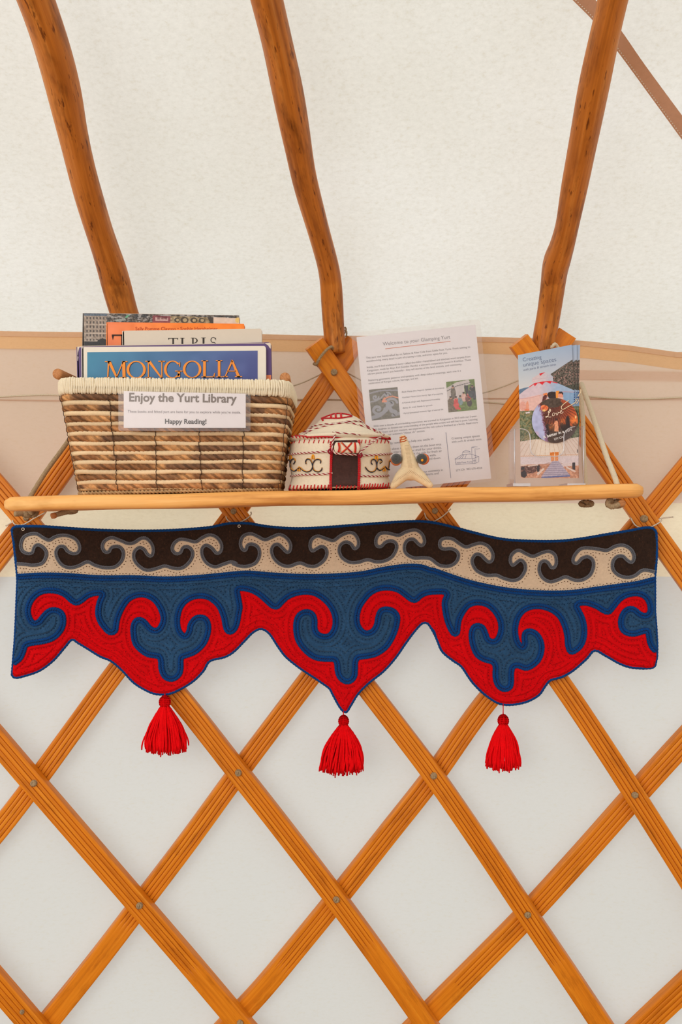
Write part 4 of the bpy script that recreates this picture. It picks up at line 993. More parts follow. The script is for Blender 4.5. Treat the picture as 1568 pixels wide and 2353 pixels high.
# ------------------------------------------------------------------ books in the basket
def b1(x, y): return (170+x/3.2667, 700+y/3.2667)
def book(Y, tl, tr, bot, thick, cover, label, spine=None, painter=None, grid=(0, 0), edge_wear=None, group='books in the basket'):
    """cover faces the room at depth Y; tl, tr in picture pixels; bot = bottom z"""
    p0 = np.array([0, Y, 0]); n = np.array([0, 1.0, 0])
    A, B = P(tl[0], tl[1], Y), P(tr[0], tr[1], Y); zb = bot
    ux = B-A; w = np.linalg.norm(ux); ux = ux/w; uz = np.array([-ux[2], 0, ux[0]]); hgt = (A[2]-zb)
    root = thing('book', (A+ux*w/2)-uz*hgt+np.array([0, thick/2, 0]), label, 'book', group)
    def mp(u, v, t): return A+ux*u-uz*v+np.array([0, t, 0])
    ct = .0022
    def card(t0, t1, nm):
        mb = MB(); r = .003; pts = [(r*.3, r*.3), (0, r), (0, hgt), (w, hgt), (w, r), (w-r*.3, r*.3), (w-r, 0), (r, 0)]
        vv = [mp(a, b, t0) for a, b in pts]+[mp(a, b, t1) for a, b in pts]; m = len(pts)
        mb.add(vv, [tuple(range(m)), tuple(range(2*m-1, m-1, -1))]+[(i, m+i, m+(i+1) % m, (i+1) % m) for i in range(m)], 0, lin(cover))
        return mb
    fc = card(0, ct, 'f').build('front_cover', M['print'], root, False)
    card(thick-ct, thick, 'b').build('back_cover', M['print'], root, False)
    mb = MB(); vv = [(.002, .003), (w-.004, .003), (w-.004, hgt), (.002, hgt)]
    mb.add([mp(a, b, ct) for a, b in vv]+[mp(a, b, thick-ct) for a, b in vv], [(0, 1, 2, 3), (7, 6, 5, 4)]+[(i, 4+i, 4+(i+1) % 4, (i+1) % 4) for i in range(4)])
    mb.build('pages', M['pages'], root, False)
    mb = MB(); mb.add([mp(-.0012, b, t) for b in (0.0005, hgt) for t in (0, thick)]+[mp(.0018, b, t) for b in (0.0005, hgt) for t in (0, thick)],
                      [(0, 1, 3, 2), (4, 6, 7, 5), (0, 4, 5, 1), (2, 3, 7, 6), (0, 2, 6, 4), (1, 5, 7, 3)], 0, lin(spine or cover))
    mb.build('spine', M['print'], root, False)
    def pic(px, py, lift=.0003): return P(px, py, Y-lift)
    return root, fc, pic
bz = zshelf(bx)+.0165; bzw = zpx(700+720/2.6133, 1.21); bzp = zpx(700+640/2.6133, 1.21); bzm = zpx(700+880/2.6133, 1.22)
# Mongolia
r_, fc, pic = book(1.2425, (189, 797.2), (611, 795), bzm, .008, (232, 222, 206), 'front book in the basket, white bordered cover with orange title on blue')
mb = MB()
def paint_m(x, y):
    p = Paint(x, y, (0, 0, 0)); t = np.clip((x-100)/1280, 0, 1)[:, None]; v = np.clip((y-345)/230, 0, 1)[:, None]
    c = np.array((62, 134, 166))*(1-t)+np.array((82, 90, 148))*t; c = c+(vnoise(x, y, 70, 3)-.5)[:, None]*14-v*np.array([6, 10, 8]); p.c = c
    return p.c
def mpm(x, y): return pic(*b1(x, y), .0002)
U = lambda x, y: mpm(x, 357+(y-357)*1.0-(x-100)*.0094)
grid_print(mb, U, 100, 1380, 357, 760, 90, 40, paint_m)
mb.build('cover_print', M['print'], fc, False)
LB = [(232, 402, 548, 424), (395, 540, 549, 426), (535, 684, 549, 422), (676, 806, 549, 424), (818, 957, 546, 424), (956, 1058, 545, 419), (1066, 1114, 545, 417), (1117, 1260, 543, 417)]
mb = MB()
serif_text(mb, 'MONGOLIA', LB, lambda x, y: pic(*b1(x, y), .0005), (38, 44, 74), 3.5, 3.5)
serif_text(mb, 'MONGOLIA', LB, lambda x, y: pic(*b1(x, y), .0008), (246, 150, 62))
mb.build('title_lettering', M['ink'], fc, False)
# purple
r_, fc, pic = book(1.2515, (177.5, 796.5), (622.3, 786.5), bzw, .012, (92, 66, 118), 'worn purple book behind the blue one, wider than it')
mb = MB()
flatpoly(mb, [b1(*q) for q in ((1443, 528), (1481, 528), (1481, 700), (1443, 700))], lambda a, b: pic(a, b, .0003), (236, 140, 96))
for q in (((25, 316), (66, 312), (66, 318), (40, 322), (34, 345), (30, 360), (27, 400)), ((1432, 290), (1470, 286), (1478, 292), (1478, 330), (1470, 326), (1458, 305)), ((27, 380), (33, 395), (30, 420), (27, 425))):
    flatpoly(mb, [b1(*s_) for s_ in q], lambda a, b: pic(a, b, .0003), (226, 212, 196))
flatpoly(mb, [b1(*q) for q in ((60, 310), (700, 298), (1430, 287), (1430, 291), (700, 302), (60, 314))], lambda a, b: pic(a, b, .0003), (214, 196, 178))
mb.build('cover_wear', M['ink'], fc, False, label='pale worn edges and an orange patch')
# tipis
r_, fc, pic = book(1.265, (282.6, 760), (601.6, 755.2), bz, .010, (216, 202, 184), 'beige book with dark capitals, third from the front in the basket')
mb = MB()
serif_text(mb, 'TIPIS', [(708, 782, 322, 251), (798, 830, 322, 250), (878, 935, 322, 249), (956, 990, 322, 247), (1022, 1070, 322, 245)], lambda x, y: pic(*b1(x, y), .0004), (56, 50, 46))
mb.build('title_lettering', M['ink'], fc, False)
# orange
r_, fc, pic = book(1.2765, (246.5, 740), (562, 744), bz, .009, (246, 128, 40), 'bright orange book with a pink tinge, fourth from the front in the basket')
mb = MB()
def paint_o(x, y):
    t = np.clip((x-250)/600, 0, 1)[:, None]
    return np.array((240, 128, 78))*(1-t)+np.array((250, 132, 30))*t+(vnoise(x, y, 40, 8)-.5)[:, None]*18
grid_print(mb, lambda x, y: pic(*b1(x, y+(x-252)*.0126), .0002), 252, 1278, 131, 420, 70, 24, paint_o)
mb.build('cover_print', M['print'], fc, False)
mb = MB()
text_on(mb, 'Sally Pomme Clayton \u2022 Sophie Herxheimer', b1(462, 192), b1(1080, 192), lambda a, b: pic(a, b, .0005), (176, 62, 30))
serif_text(mb, 'T', [(284, 452, 420, 224)], lambda x, y: pic(*b1(x, y), .0005), (66, 44, 36))
mb.build('title_lettering', M['ink'], fc, False)
# picture book
r_, fc, pic = book(1.287, (192, 719), (550, 724.5), bzp, .012, (214, 190, 170), 'tall picture book at the back of the basket with a collage of photographs', (60, 54, 50))
def paint_p(x, y):
    p = Paint(x, y, (70, 62, 56))
    p.fill(np.ones(len(x), bool), (92, 84, 76), 62, 9, 4); p.fill(vnoise(x, y, 26, 9) > .62, (62, 60, 60), 30, 7, 6); p.fill((vnoise(x*.5+y, y-x*.3, 14, 12) > .68), (156, 150, 146), 20, 6, 3)
    fac = (x < 250); p.fill(fac, (156, 140, 126), 24, 8, 5)
    for k in range(6):
        for j in range(7):
            cx, cy = 92+j*25, 90+k*33; p.poly([(cx, cy), (cx+12, cy), (cx+12, cy+18), (cx, cy+18)], (78, 70, 66), 20, 5, 7) if x.min() < 250 else None
    for yy in (78, 148, 212, 270): p.poly([(75, yy), (250, yy-2), (250, yy+4), (75, yy+6)], (196, 180, 164))
    p.poly([(75, 275), (250, 272), (250, 420), (75, 420)], (42, 38, 38), 12, 8)
    p.poly([(180, 262), (215, 250), (250, 262), (250, 285), (170, 285)], (38, 36, 36))
    p.poly([(75, 62), (250, 64), (250, 84), (75, 82)], (92, 104, 118), 20)
    p.poly([(380, 92), (405, 72), (420, 74), (395, 96)], (100, 170, 130)); p.poly([(300, 112), (380, 96), (392, 112), (320, 124)], (150, 156, 150), 14)
    p.poly([(592, 74), (726, 76), (722, 130), (588, 130)], (134, 66, 72), 12); p.poly([(612, 88), (708, 90), (708, 112), (612, 112)], (206, 168, 162), 10)
    p.poly([(726, 76), (1046, 80), (1046, 132), (722, 130)], (150, 130, 96), 46, 12, 3)
    for cx, r in ((775, 22), (830, 30), (900, 26), (960, 24)): p.ell(cx, 105, r, r*.8, (70, 58, 46), 20); p.ell(cx+4, 105, r*.55, r*.45, (176, 156, 118), 20)
    p.poly([(1000, 78), (1046, 80), (1046, 134), (1030, 134)], (66, 56, 48), 10)
    p.poly([(1046, 80), (1245, 84), (1245, 420), (1046, 420)], (220, 198, 180), 8, 20); p.ell(1232, 100, 22, 20, (226, 190, 110), 8)
    return p.c
mb = MB(); grid_print(mb, lambda x, y: pic(*b1(x, y+(x-74)*.0151), .0002), 74, 1241, 64, 420, 330, 100, paint_p); mb.build('cover_print', M['print'], fc, False)
mb = MB(); text_on(mb, '\u76db\u9521\u798f', b1(622, 109), b1(700, 110), lambda a, b: pic(a, b, .0005), (96, 40, 48))
if mb.n: mb.build('lettering', M['ink'], fc, False)

# ------------------------------------------------------------------ felt yurt
YX, YY = P(778, 1120, 1.289)[0]+.0025, 1.289
yz = zshelf(YX)+.0024
def y7(x, y): return (640+x/5.6, 940+y/5.6)
def prof_px(rows, d=.06): # (crop half width, crop y) -> (r, z)
    return [(r/5.6/F*YY, CZ+(CY-(940+y/5.6))/F*(YY-d*min(1, r/640)**.6)) for r, y in rows]
body = [(a*.957, b) for a, b in prof_px([(650, 1032), (690, 1020), (697, 1000), (672, 940), (648, 870), (655, 790), (672, 690), (686, 570), (676, 460), (660, 402), (640, 390)])]
z_min = body[0][1]; body = [(r, z-z_min+yz+.0008) for r, z in body]
YR = thing('felt_yurt', (YX, YY, yz), 'small cream felt model yurt with red stitching and dark doorway on the shelf', 'toy')
def lathe(prof, nseg=96, cx=YX, cy=YY, close=True, wob=0):
    pr = catmull(prof, .003); v = []; f = []
    for k, (r, z) in enumerate(pr):
        for j in range(nseg):
            a = 2*math.pi*j/nseg; rr = r*(1+wob*math.sin(5*a+k*.2)); v.append((cx+rr*math.sin(a), cy-rr*math.cos(a), z+SLOPE*rr*math.sin(a)))
    n = len(pr)
    f = [(k*nseg+j, k*nseg+(j+1) % nseg, (k+1)*nseg+(j+1) % nseg, (k+1)*nseg+j) for k in range(n-1) for j in range(nseg)]
    if close: f += [tuple(range(nseg-1, -1, -1)), tuple((n-1)*nseg+j for j in range(nseg))]
    return np.array(v), f
v, f = lathe(body, wob=.006); mb = MB(); mb.add(v, f); mb.build('wall', M['felt_white'], YR)
body_bvh = BVHTree.FromPolygons([Vector(q) for q in v], f)
roofp = prof_px([(600, 432), (640, 408), (684, 376), (676, 352), (560, 318), (430, 250), (335, 190), (270, 132), (190, 90), (95, 66), (30, 60)], .034)
dz = -z_min+yz+.0008
roofp = [(r*.957, z+dz) for r, z in roofp]
v2, f2 = lathe(roofp, wob=.004); mb = MB(); mb.add(v2, f2); mb.build('roof', M['felt_white'], YR)
roofy_bvh = BVHTree.FromPolygons([Vector(q) for q in v2], f2)
def hit(bvh, px, py, lift):
    d = Vector(ray(px, py)).normalized(); h, n, i, _ = bvh.ray_cast(Vector(CAM), d)
    if h is None:
        h, n, i, _ = bvh.find_nearest(Vector(CAM)+d*1.27)
    if n.dot(d) > 0: n = -n
    return np.array(h+n*lift)
def onb(pts, lift, bvh=body_bvh, step=8): return [hit(bvh, *y7(a, b), lift) for a, b in catmull(pts, step)]
mb = MB()  # doorway
gx = np.linspace(0, 1, 16); gy = np.linspace(0, 1, 20); v = []
for b in gy:
    for a in gx:
        v.append(hit(body_bvh, *y7(690+(1012-690)*a+6*math.sin(b*3), 408+(1030-408)*b-8*a), .0012))
f = [(j*16+i, (j+1)*16+i, (j+1)*16+i+1, j*16+i+1) for j in range(19) for i in range(15)]
mb.add(v, f); mb.build('door_panel', M['felt_dark'], YR)
RED = lin((204, 18, 30)); YEL = lin((240, 160, 30)); NAVY = lin((28, 48, 72)); WH = lin((234, 220, 202)); DKR = lin((150, 14, 40)); ORG_ = lin((240, 110, 60))
mb = MB()
for xs_ in (672, 690): tube(mb, resample(np.array(onb([(xs_+10 if xs_ < 680 else xs_+14, 420), (xs_+6, 560), (xs_, 700), (xs_-4, 850), (xs_-6, 1030)], .0022)), .0012), .0011, 7, False, 2, .4, .005, col=RED)
for xs_ in (1022, 1040): tube(mb, resample(np.array(onb([(xs_, 400), (xs_, 560), (xs_+6, 700), (xs_+2, 850), (xs_-4, 1018)], .0022)), .0012), .0011, 7, False, 2, .4, .005, col=RED)
for y_ in np.arange(430, 1010, 26):
    tube(mb, onb([(666, y_), (688, y_+8)], .0026), .0010, 6, col=RED); tube(mb, onb([(1016, y_), (1046, y_+8)], .0026), .0010, 6, col=RED)
tube(mb, resample(np.array(onb([(100, 1036), (300, 1040), (520, 1038), (700, 1036), (850, 1030), (1040, 1020), (1250, 1008), (1400, 1002)], .0012)), .002), .0013, 7, False, 2, .3, .006, col=RED)
for x_ in list(np.arange(150, 660, 44))+list(np.arange(740, 1000, 46))+list(np.arange(1060, 1440, 34)):
    tube(mb, onb([(x_-4, 1034-max(0, x_-700)*.035), (x_+6, 1010-max(0, x_-700)*.035), (x_+14, 982+rng.uniform(-8, 8)-max(0, x_-700)*.03)], .0012), .0009, 6, col=RED)
for x_ in list(np.arange(150, 680, 62))+list(np.arange(1070, 1440, 50)):
    tube(mb, onb([(x_+6, 398), (x_, 420), (x_-6, 440)], .0008), .0007, 6, col=RED)
mb.build('red_stitching', M['embroid'], YR)
mb = MB()
def scroll(pts, dark=True):
    a = resample(np.array(onb(pts, .0012)), .0015); tube(mb, a, .0011, 7, False, 2, .3, .004, col=YEL)
    if dark: a = resample(np.array(onb([(x, y+7) for x, y in pts], .0016)), .0015); tube(mb, a, .0012, 7, False, 2, .3, .004, col=NAVY)
Lr = [(365, 700), (358, 665), (380, 635), (415, 645), (440, 690), (445, 740), (420, 785), (375, 800), (330, 785), (290, 750), (275, 745), (255, 765), (215, 790), (180, 770), (160, 720), (170, 660), (205, 630), (225, 660), (205, 700)]
Lq = [(545, 690), (548, 655), (520, 640), (480, 648), (452, 690), (448, 740), (470, 785), (520, 800), (560, 775), (565, 750)]
scroll(Lr); scroll(Lq); scroll([(150, 640), (122, 680), (130, 730), (150, 780)])
scroll([(1200, 705), (1186, 670), (1205, 640), (1240, 650), (1258, 700), (1255, 750), (1225, 795), (1170, 800), (1125, 760), (1115, 740)])
scroll([(1300, 690), (1325, 670), (1310, 640), (1280, 645), (1262, 690), (1262, 750), (1300, 780), (1340, 755), (1365, 735), (1395, 765), (1425, 770), (1440, 720), (1435, 650)])
for cx, cy in ((450, 620), (272, 775), (1255, 620), (1355, 775), (165, 620)):
    tube(mb, resample(np.array(onb([(cx-10, cy+25), (cx-12, cy-5), (cx, cy-32), (cx+12, cy-5), (cx+10, cy+25)], .0012)), .0015), .0011, 7, col=YEL)
mb.build('embroidery', M['embroid'], YR)
mb = MB()
def candy(pts, lift, bvh=body_bvh, rad=.0017): tube(mb, resample(np.array(onb(pts, lift, bvh)), .0012), rad, 12, False, 4, .2, .016, lobecols=[WH, DKR, WH, DKR])
candy([(100, 598), (200, 580), (400, 562), (650, 548)], .0015); candy([(1060, 596), (1200, 590), (1350, 580), (1470, 570)], .0015)
candy([(150, 862), (300, 850), (500, 842), (650, 832), (700, 820)], .0015); candy([(1040, 862), (1200, 866), (1350, 862), (1480, 850)], .0015)
mb.build('striped_cord', M['embroid'], YR)
mb = MB()
def free(pts, d0): return resample(catmull([P(*y7(a, b), YY-d) for (a, b), d in zip(pts, d0)], .002), .0012)
tube(mb, free([(735, 300), (718, 360), (700, 430), (692, 490), (705, 540), (745, 572), (850, 580), (950, 586), (1005, 588)], [.075, .086, .088, .0905, .093, .0935, .094, .0935, .090]), .0016, 12, False, 4, .2, .016, lobecols=[WH, DKR, WH, DKR])
mb.build('striped_cord', M['embroid'], YR)
mb = MB()
tube(mb, free([(1352, 338), (1250, 400), (1150, 470), (1060, 552), (1045, 588)], [.052, .072, .084, .090, .089]), .0016, 12, False, 4, .2, .016, lobecols=[WH, DKR, WH, DKR])
for c_ in ((668, 545), (1052, 594)):
    cc = P(*y7(*c_), YY-.0885); tube(mb, [cc+np.array([.0030*math.cos(a), -.001*math.cos(2*a), .0030*math.sin(a)]) for a in np.linspace(0, 2*math.pi, 16, endpoint=False)], .0012, 7, True, col=DKR)
mb.build('striped_cord', M['embroid'], YR)
mb = MB()   # cords and stitching on the roof
def rcandy(pts): tube(mb, resample(np.array(onb(pts, .0010, roofy_bvh)), .0012), .0012, 8, False, 2, .25, .012, lobecols=[WH, DKR])
rcandy([(265, 325), (400, 245), (560, 205), (740, 190), (900, 165), (1050, 165), (1180, 220), (1300, 300), (1355, 332)])
rcandy([(330, 330), (450, 270), (600, 225), (740, 195), (900, 182), (1060, 218), (1180, 262), (1280, 310)])
rcandy([(700, 300), (800, 310), (900, 318), (1050, 330)])
tube(mb, resample(np.array(onb([(140, 342), (250, 346), (400, 352), (550, 348), (690, 352), (820, 368), (960, 378), (1120, 372), (1300, 360), (1460, 388)], .0012, roofy_bvh)), .002), .0013, 7, False, 2, .3, .006, col=RED)
for x_ in np.arange(180, 1440, 46):
    y_ = float(np.interp(x_, [140, 400, 690, 960, 1300, 1460], [344, 350, 352, 376, 360, 386])); tube(mb, onb([(x_, y_), (x_+8, y_+16), (x_+16, y_+22)], .001, roofy_bvh), .0009, 6, col=RED)
tube(mb, resample(np.array(onb([(555, 126), (650, 124), (780, 124), (880, 110), (945, 98), (900, 80), (820, 66), (740, 66), (680, 80), (600, 110), (555, 126)], .0012, roofy_bvh)), .002), .0014, 7, False, 2, .3, .006, col=RED)
for x_, t_ in ((680, 84), (740, 70), (808, 66)): tube(mb, resample(np.array(onb([(x_-2, t_), (x_, 100), (x_+2, 122)], .0012, roofy_bvh)), .002), .0016, 7, col=RED)
mb.build('roof_cord', M['embroid'], YR)
mb = MB()   # rolled door flap
rc0, rc1 = P(*y7(716, 497), YY-.094), P(*y7(1052, 500), YY-.094); rr_ = 70/5.6/F*1.19
ax = rc1-rc0; L_ = np.linalg.norm(ax); ss = np.linspace(0, 1, 26)
rad = rr_*np.clip((np.minimum(ss, 1-ss)/.08+.02), 0, 1)**.4
roll_pts = np.array([rc0+ax*s_ for s_ in ss]); tube(mb, roll_pts, rad, 20, flat=.55, up=np.array([0, -1, 0]))
fl = mb.build('door_flap', M['felt_white'], YR, label='rolled up white door flap with orange cross')
fb = BVHTree.FromPolygons([Vector(q) for q in mb.v[0]], mb.f)
mb = MB()
def onf(pts, c, r=.0011): tube(mb, resample(np.array([hit(fb, *y7(a, b), .0010) for a, b in catmull(pts, 8)]), .0015), r, 7, False, 2, .3, .005, col=c)
onf([(772, 440), (782, 500), (770, 552)], RED, .0013); onf([(786, 440), (796, 500), (786, 552)], ORG_); onf([(988, 440), (996, 500), (990, 556)], RED, .0013); onf([(978, 440), (984, 500), (978, 552)], ORG_)
onf([(822, 440), (880, 497), (950, 556)], DKR, .0013); onf([(948, 440), (890, 497), (826, 556)], RED, .0012); onf([(808, 436), (866, 490), (936, 556)], ORG_); onf([(936, 440), (880, 500), (812, 556)], ORG_)
mb.build('embroidery', M['embroid'], fl)

# ------------------------------------------------------------------ three-limbed felt figure
def c4(x, y): return (830+x/5.058, 880+y/5.058)
FGY = 1.245
fx = P(*c4(590, 1190), FGY)[0]
FG = thing('felt_figure', (fx, FGY, zshelf(fx)), 'cream felt figure with long upright neck and two spread legs beside the felt yurt', 'toy')
bm = bmesh.new()
def cone(p0, r0, p1, r1):
    n = 9
    for t in np.linspace(0, 1, n):
        c = p0*(1-t)+p1*t; r = r0*(1-t)+r1*t
        bmesh.ops.create_icosphere(bm, subdivisions=3, radius=r, matrix=Matrix.Translation(Vector(c)) @ Matrix.Diagonal((1, .85, 1, 1)))
def fp(x, y, d=0): return P(*c4(x, y), FGY-d)
k = FGY/F/5.058
J = [(fp(487, 642), 46*k), (fp(512, 720), 56*k), (fp(545, 850), 76*k), (fp(566, 960), 104*k), (fp(576, 1030), 108*k)]
for a, b in zip(J[:-1], J[1:]): cone(a[0], a[1], b[0], b[1])
zl1 = zshelf(fx-.03); zr1 = zshelf(fx+.03)
lft = fp(372, 1180, .012); lft[2] = zl1+36*k; rgt = fp(800, 1172, .012); rgt[2] = zr1+40*k
cone(fp(545, 1020), 92*k, fp(460, 1095, .006), 72*k); cone(fp(460, 1095, .006), 72*k, lft, 38*k)
cone(fp(605, 1025), 88*k, fp(690, 1092, .006), 70*k); cone(fp(690, 1092, .006), 70*k, rgt, 40*k)
me = bpy.data.meshes.new('felt'); bm.to_mesh(me); bm.free()
ob = bpy.data.objects.new('felt', me); COL.objects.link(ob)
md = ob.modifiers.new('r', 'REMESH'); md.mode = 'VOXEL'; md.voxel_size = .0016
md = ob.modifiers.new('s', 'SMOOTH'); md.iterations = 8
dg = bpy.context.evaluated_depsgraph_get(); me2 = bpy.data.meshes.new_from_object(ob.evaluated_get(dg))
fv = np.array([tuple(q.co) for q in me2.vertices]); ff = [tuple(p.vertices) for p in me2.polygons]
bpy.data.objects.remove(ob); bpy.data.meshes.remove(me); bpy.data.meshes.remove(me2)
mb = MB(); mb.add(fv, ff); mb.build('body', M['felt_figure'], FG)
fig_bvh = BVHTree.FromPolygons([Vector(q) for q in fv], ff)
mb = MB()
def onfig(pts, c, r=.0003, lift=.0001): tube(mb, [hit(fig_bvh, *c4(a, b), lift) for a, b in catmull(pts, 12)], r, 6, col=c)
TAN = lin((198, 166, 130)); ORD = lin((196, 96, 50))
for y_ in np.arange(730, 1000, 15):
    cx = np.interp(y_, [700, 850, 1000], [528, 552, 575]); onfig([(cx-24, y_), (cx+24, y_-3)], TAN)
for t in np.linspace(0, 1, 16):
    onfig([(570-200*t-8, 1025+130*t-10), (570-200*t+8, 1025+130*t+8)], TAN); onfig([(580+220*t-8, 1025+130*t+8), (580+220*t+8, 1025+130*t-10)], TAN)
for y_ in (622, 652, 678): onfig([(452, y_+14), (478, y_+4), (500, y_+2), (526, y_-14)], ORD, .0008)
onfig([(455, 690), (470, 640), (505, 625), (530, 640)], ORD, .0008)
mb.build('stitching', M['embroid'], FG)
def disc(cx, cy, r, d, mt, nm, parent, tilt=0.0, col=None, thick=.007):
    c = fp(cx, cy, d); rr = r*k; v = []; f = []; nu, nv = 28, 10
    for i in range(nv+1):
        a = math.pi*i/nv
        for j in range(nu):
            b = 2*math.pi*j/nu; x = rr*abs(math.sin(a))**.6*math.cos(b); z = rr*abs(math.sin(a))**.6*math.sin(b); y = -thick*math.cos(a)*.9
            v.append(c+np.array([x+tilt*y, y, z]))
    f = [(i*nu+j, i*nu+(j+1) % nu, (i+1)*nu+(j+1) % nu, (i+1)*nu+j) for i in range(nv) for j in range(nu)]
    mb = MB(); mb.add(v, f, 0, col); return mb.build(nm, mt, parent)
for cx, ox, oy in ((412, -4, 14), (706, 22, 4)):
    d1 = disc(cx, 882, 62, .006, M['felt_grey'], 'felt_disc', FG, label if False else 0.0)
    disc(cx+ox, 882+oy, 66, -.003, M['felt_red'], 'red_backing', d1, 0, None, .004)
    disc(cx+ox*.8, 882+oy*.9, 64, .000, M['embroid'], 'orange_rim', d1, 0, lin((224, 130, 70)), .003)
disc(712, 898, 15, .0125, M['embroid'], 'yellow_bead', d1, 0, YEL, .002)

# ------------------------------------------------------------------ welcome letter, leaning on the lattice
LP0 = np.array([.1, 1.3775, zshelf(.1)]); LN = np.array([0, 1, -.115]); LN /= np.linalg.norm(LN)
def lt_(px, py, lift=0.0): return plane(px, py, LP0-LN*lift, LN)
LT = thing('welcome_letter', lt_(852, 1132), 'laminated welcome letter leaning on the lattice between felt yurt and brochures', 'letter')
TL, TR, BRc = np.array((819.5, 774.7)), np.array((1093, 746.)), np.array((1129.5, 1099.5)); BL = TL+BRc-TR
ex, ey = (TR-TL)/216, (BL-TL)/279
mb = MB(); slab(mb, [TL, TR, BRc, BL], lt_, 0, .0003); pp = mb.build('paper', M['paper'], LT, False)
g_ = 9
lq = [TL-ex*g_-ey*(g_-4), TL-ex*(g_-4)-ey*g_, TR+ex*(g_-4)-ey*g_, TR+ex*g_-ey*(g_-4), BRc+ex*g_+ey*(g_-4), BRc+ex*(g_-4)+ey*g_*.6, BL-ex*(g_-4)+ey*g_*.6, BL-ex*g_+ey*(g_-6)]
mb = MB(); slab(mb, lq, lt_, .0008, .0010); mb.build('laminate', M['film'], LT, False)
lm = lambda a, b: lt_(a, b, .0005)
def q3(x, y): return (800+x/4.612, 740+y/4.612)
INK = (126, 119, 122); INK2 = (114, 108, 116)
mb = MB()
text_on(mb, 'Welcome to your Glamping Yurt', q3(372, 250), q3(1085, 175), lm, (136, 128, 134), -.004)
for s_, a, b in (('This yurt was handcrafted by us, Selene & Alex Cole from Little Foot Yurts. From sewing to', (192, 390), (1296, 272)),
                 ('woodworking, every detail is part of creating a cozy, authentic space for you.', (195, 425), (1056, 334)),
                 ('Inside, you\u2019ll find traditional decor called shyrdaks\u2014hand-felted and stitched wool carpets from', (202, 490), (1298, 374)),
                 ('Kyrgyzstan, made by Altyn Kol (Golden Hands), a women\u2019s cooperative based in Kochkor. These', (205, 525), (1305, 408)),
                 ('vibrant pieces aren\u2019t just beautiful - they tell stories of the land, animals, and community.', (208, 560), (1210, 454)),
                 ('Featuring geometric patterns and symbols with deep cultural meanings, each one is a', (218, 628), (1198, 524)),
                 ('celebration of Kyrgyz culture, heritage, and art.', (220, 660), (748, 604))):
    text_on(mb, s_, q3(*a), q3(*b), lm, INK)
for s_, a, b in (('-Besh Manja (five fingers): Symbol of abundance', (470, 115), (968, 64)), ('-Kochkor Muiuz (rams horn): Sign of prosperity', (475, 178), (955, 130)),
                 ('-It Kuiruk (dog\u2019s tail): Represents friendship', (475, 240), (920, 194)), ('-Balaty (fir tree): Stands for growth', (482, 300), (830, 265)),
                 ('-Kymyl (perpetual motion): Sign of eternal life', (490, 362), (958, 314)),
                 ('With over a decade of yurt-building experience, we traveled to Kyrgyzstan in 2010 with our 2-year-', (145, 514), (1350, 393)),
                 ('old daughter to deepen our understanding of the people who create and still live in yurts. Learning', (150, 551), (1355, 430)),
                 ('from artisans and yurt masters, we experienced the rich culture firsthand as a family. Read more', (155, 589), (1360, 468)),
                 ('in depth on our website\u2019s \u201cAbout Us\u201d section.', (160, 626), (745, 566)),
                 ('A few friendly reminders to help you settle in:', (165, 732), (845, 660)),
                 ('Creating unique spaces', (1055, 656), (1380, 624)), ('with yurts & stretch tents', (1055, 696), (1400, 662)), ('LFY.CA  902 670-4556', (1108, 1026), (1410, 996))):
    text_on(mb, s_, c4(*a), c4(*b), lm, INK2)
for s_, e_ in (('-Remove your shoes and place them on the boot tray.', (937, 722)), ('-Use the table or shelf for your drinks.', (938, 762)), ('-Lift the canvas at the side for fresh air', (942, 800)), ('and keep the lattice walls.', (876, 847)),
               ('-Roll the door flap up and down.', (930, 880)), ('Please share your moments in', (952, 1021)), ('#yurts and', (902, 1060))):
    text_end(mb, s_, c4(*e_), -.098, 7.2, lm, INK2)
mb.build('lettering', M['ink'], pp, False)
mb = MB(); ribbon(mb, [q3(395, 284), q3(740, 244), q3(1088, 204)], 1.3, lm, (222, 130, 92)); mb.build('underline', M['ink'], pp, False)
mb = MB()
ribbon(mb, [c4(987, 575), c4(1016, 840), c4(1045, 1105)], .9, lm, (74, 82, 128))
for ln in ([(1090, 885), (1180, 830), (1265, 825), (1370, 855)], [(1178, 830), (1180, 805), (1265, 800), (1270, 825)], [(1180, 805), (1220, 780), (1270, 798)], [(1095, 885), (1100, 950), (1300, 935), (1330, 935), (1370, 915), (1370, 855)],
           [(1090, 885), (1300, 878), (1370, 855)], [(1300, 875), (1300, 935)], [(1335, 935), (1335, 872)], [(1316, 875), (1316, 935)], [(1300, 905), (1335, 903)], [(1290, 872), (1288, 745)], [(1330, 868), (1325, 765)],
           [(1288, 745), (1320, 740), (1355, 743)], [(1325, 765), (1350, 768), (1382, 762)], [(1288, 752), (1318, 752)], [(1200, 835), (1170, 880)], [(1225, 830), (1210, 878)], [(1190, 832), (1140, 880)]):
    ribbon(mb, [c4(*q) for q in ln], .7, lm, (70, 80, 130))
text_on(mb, 'Little Foot Yurts', c4(1104, 938), c4(1294, 924), lm, (78, 86, 132))
mb.build('logo', M['ink'], pp, False)
def quadmap(q0, q1, q2, q3_):
    q0, q1, q2, q3_ = [np.array(q) for q in (q0, q1, q2, q3_)]
    return lambda u, v: lt_(*((q0*(1-u)+q1*u)*(1-v)+(q3_*(1-u)+q2*u)*v), .0005)
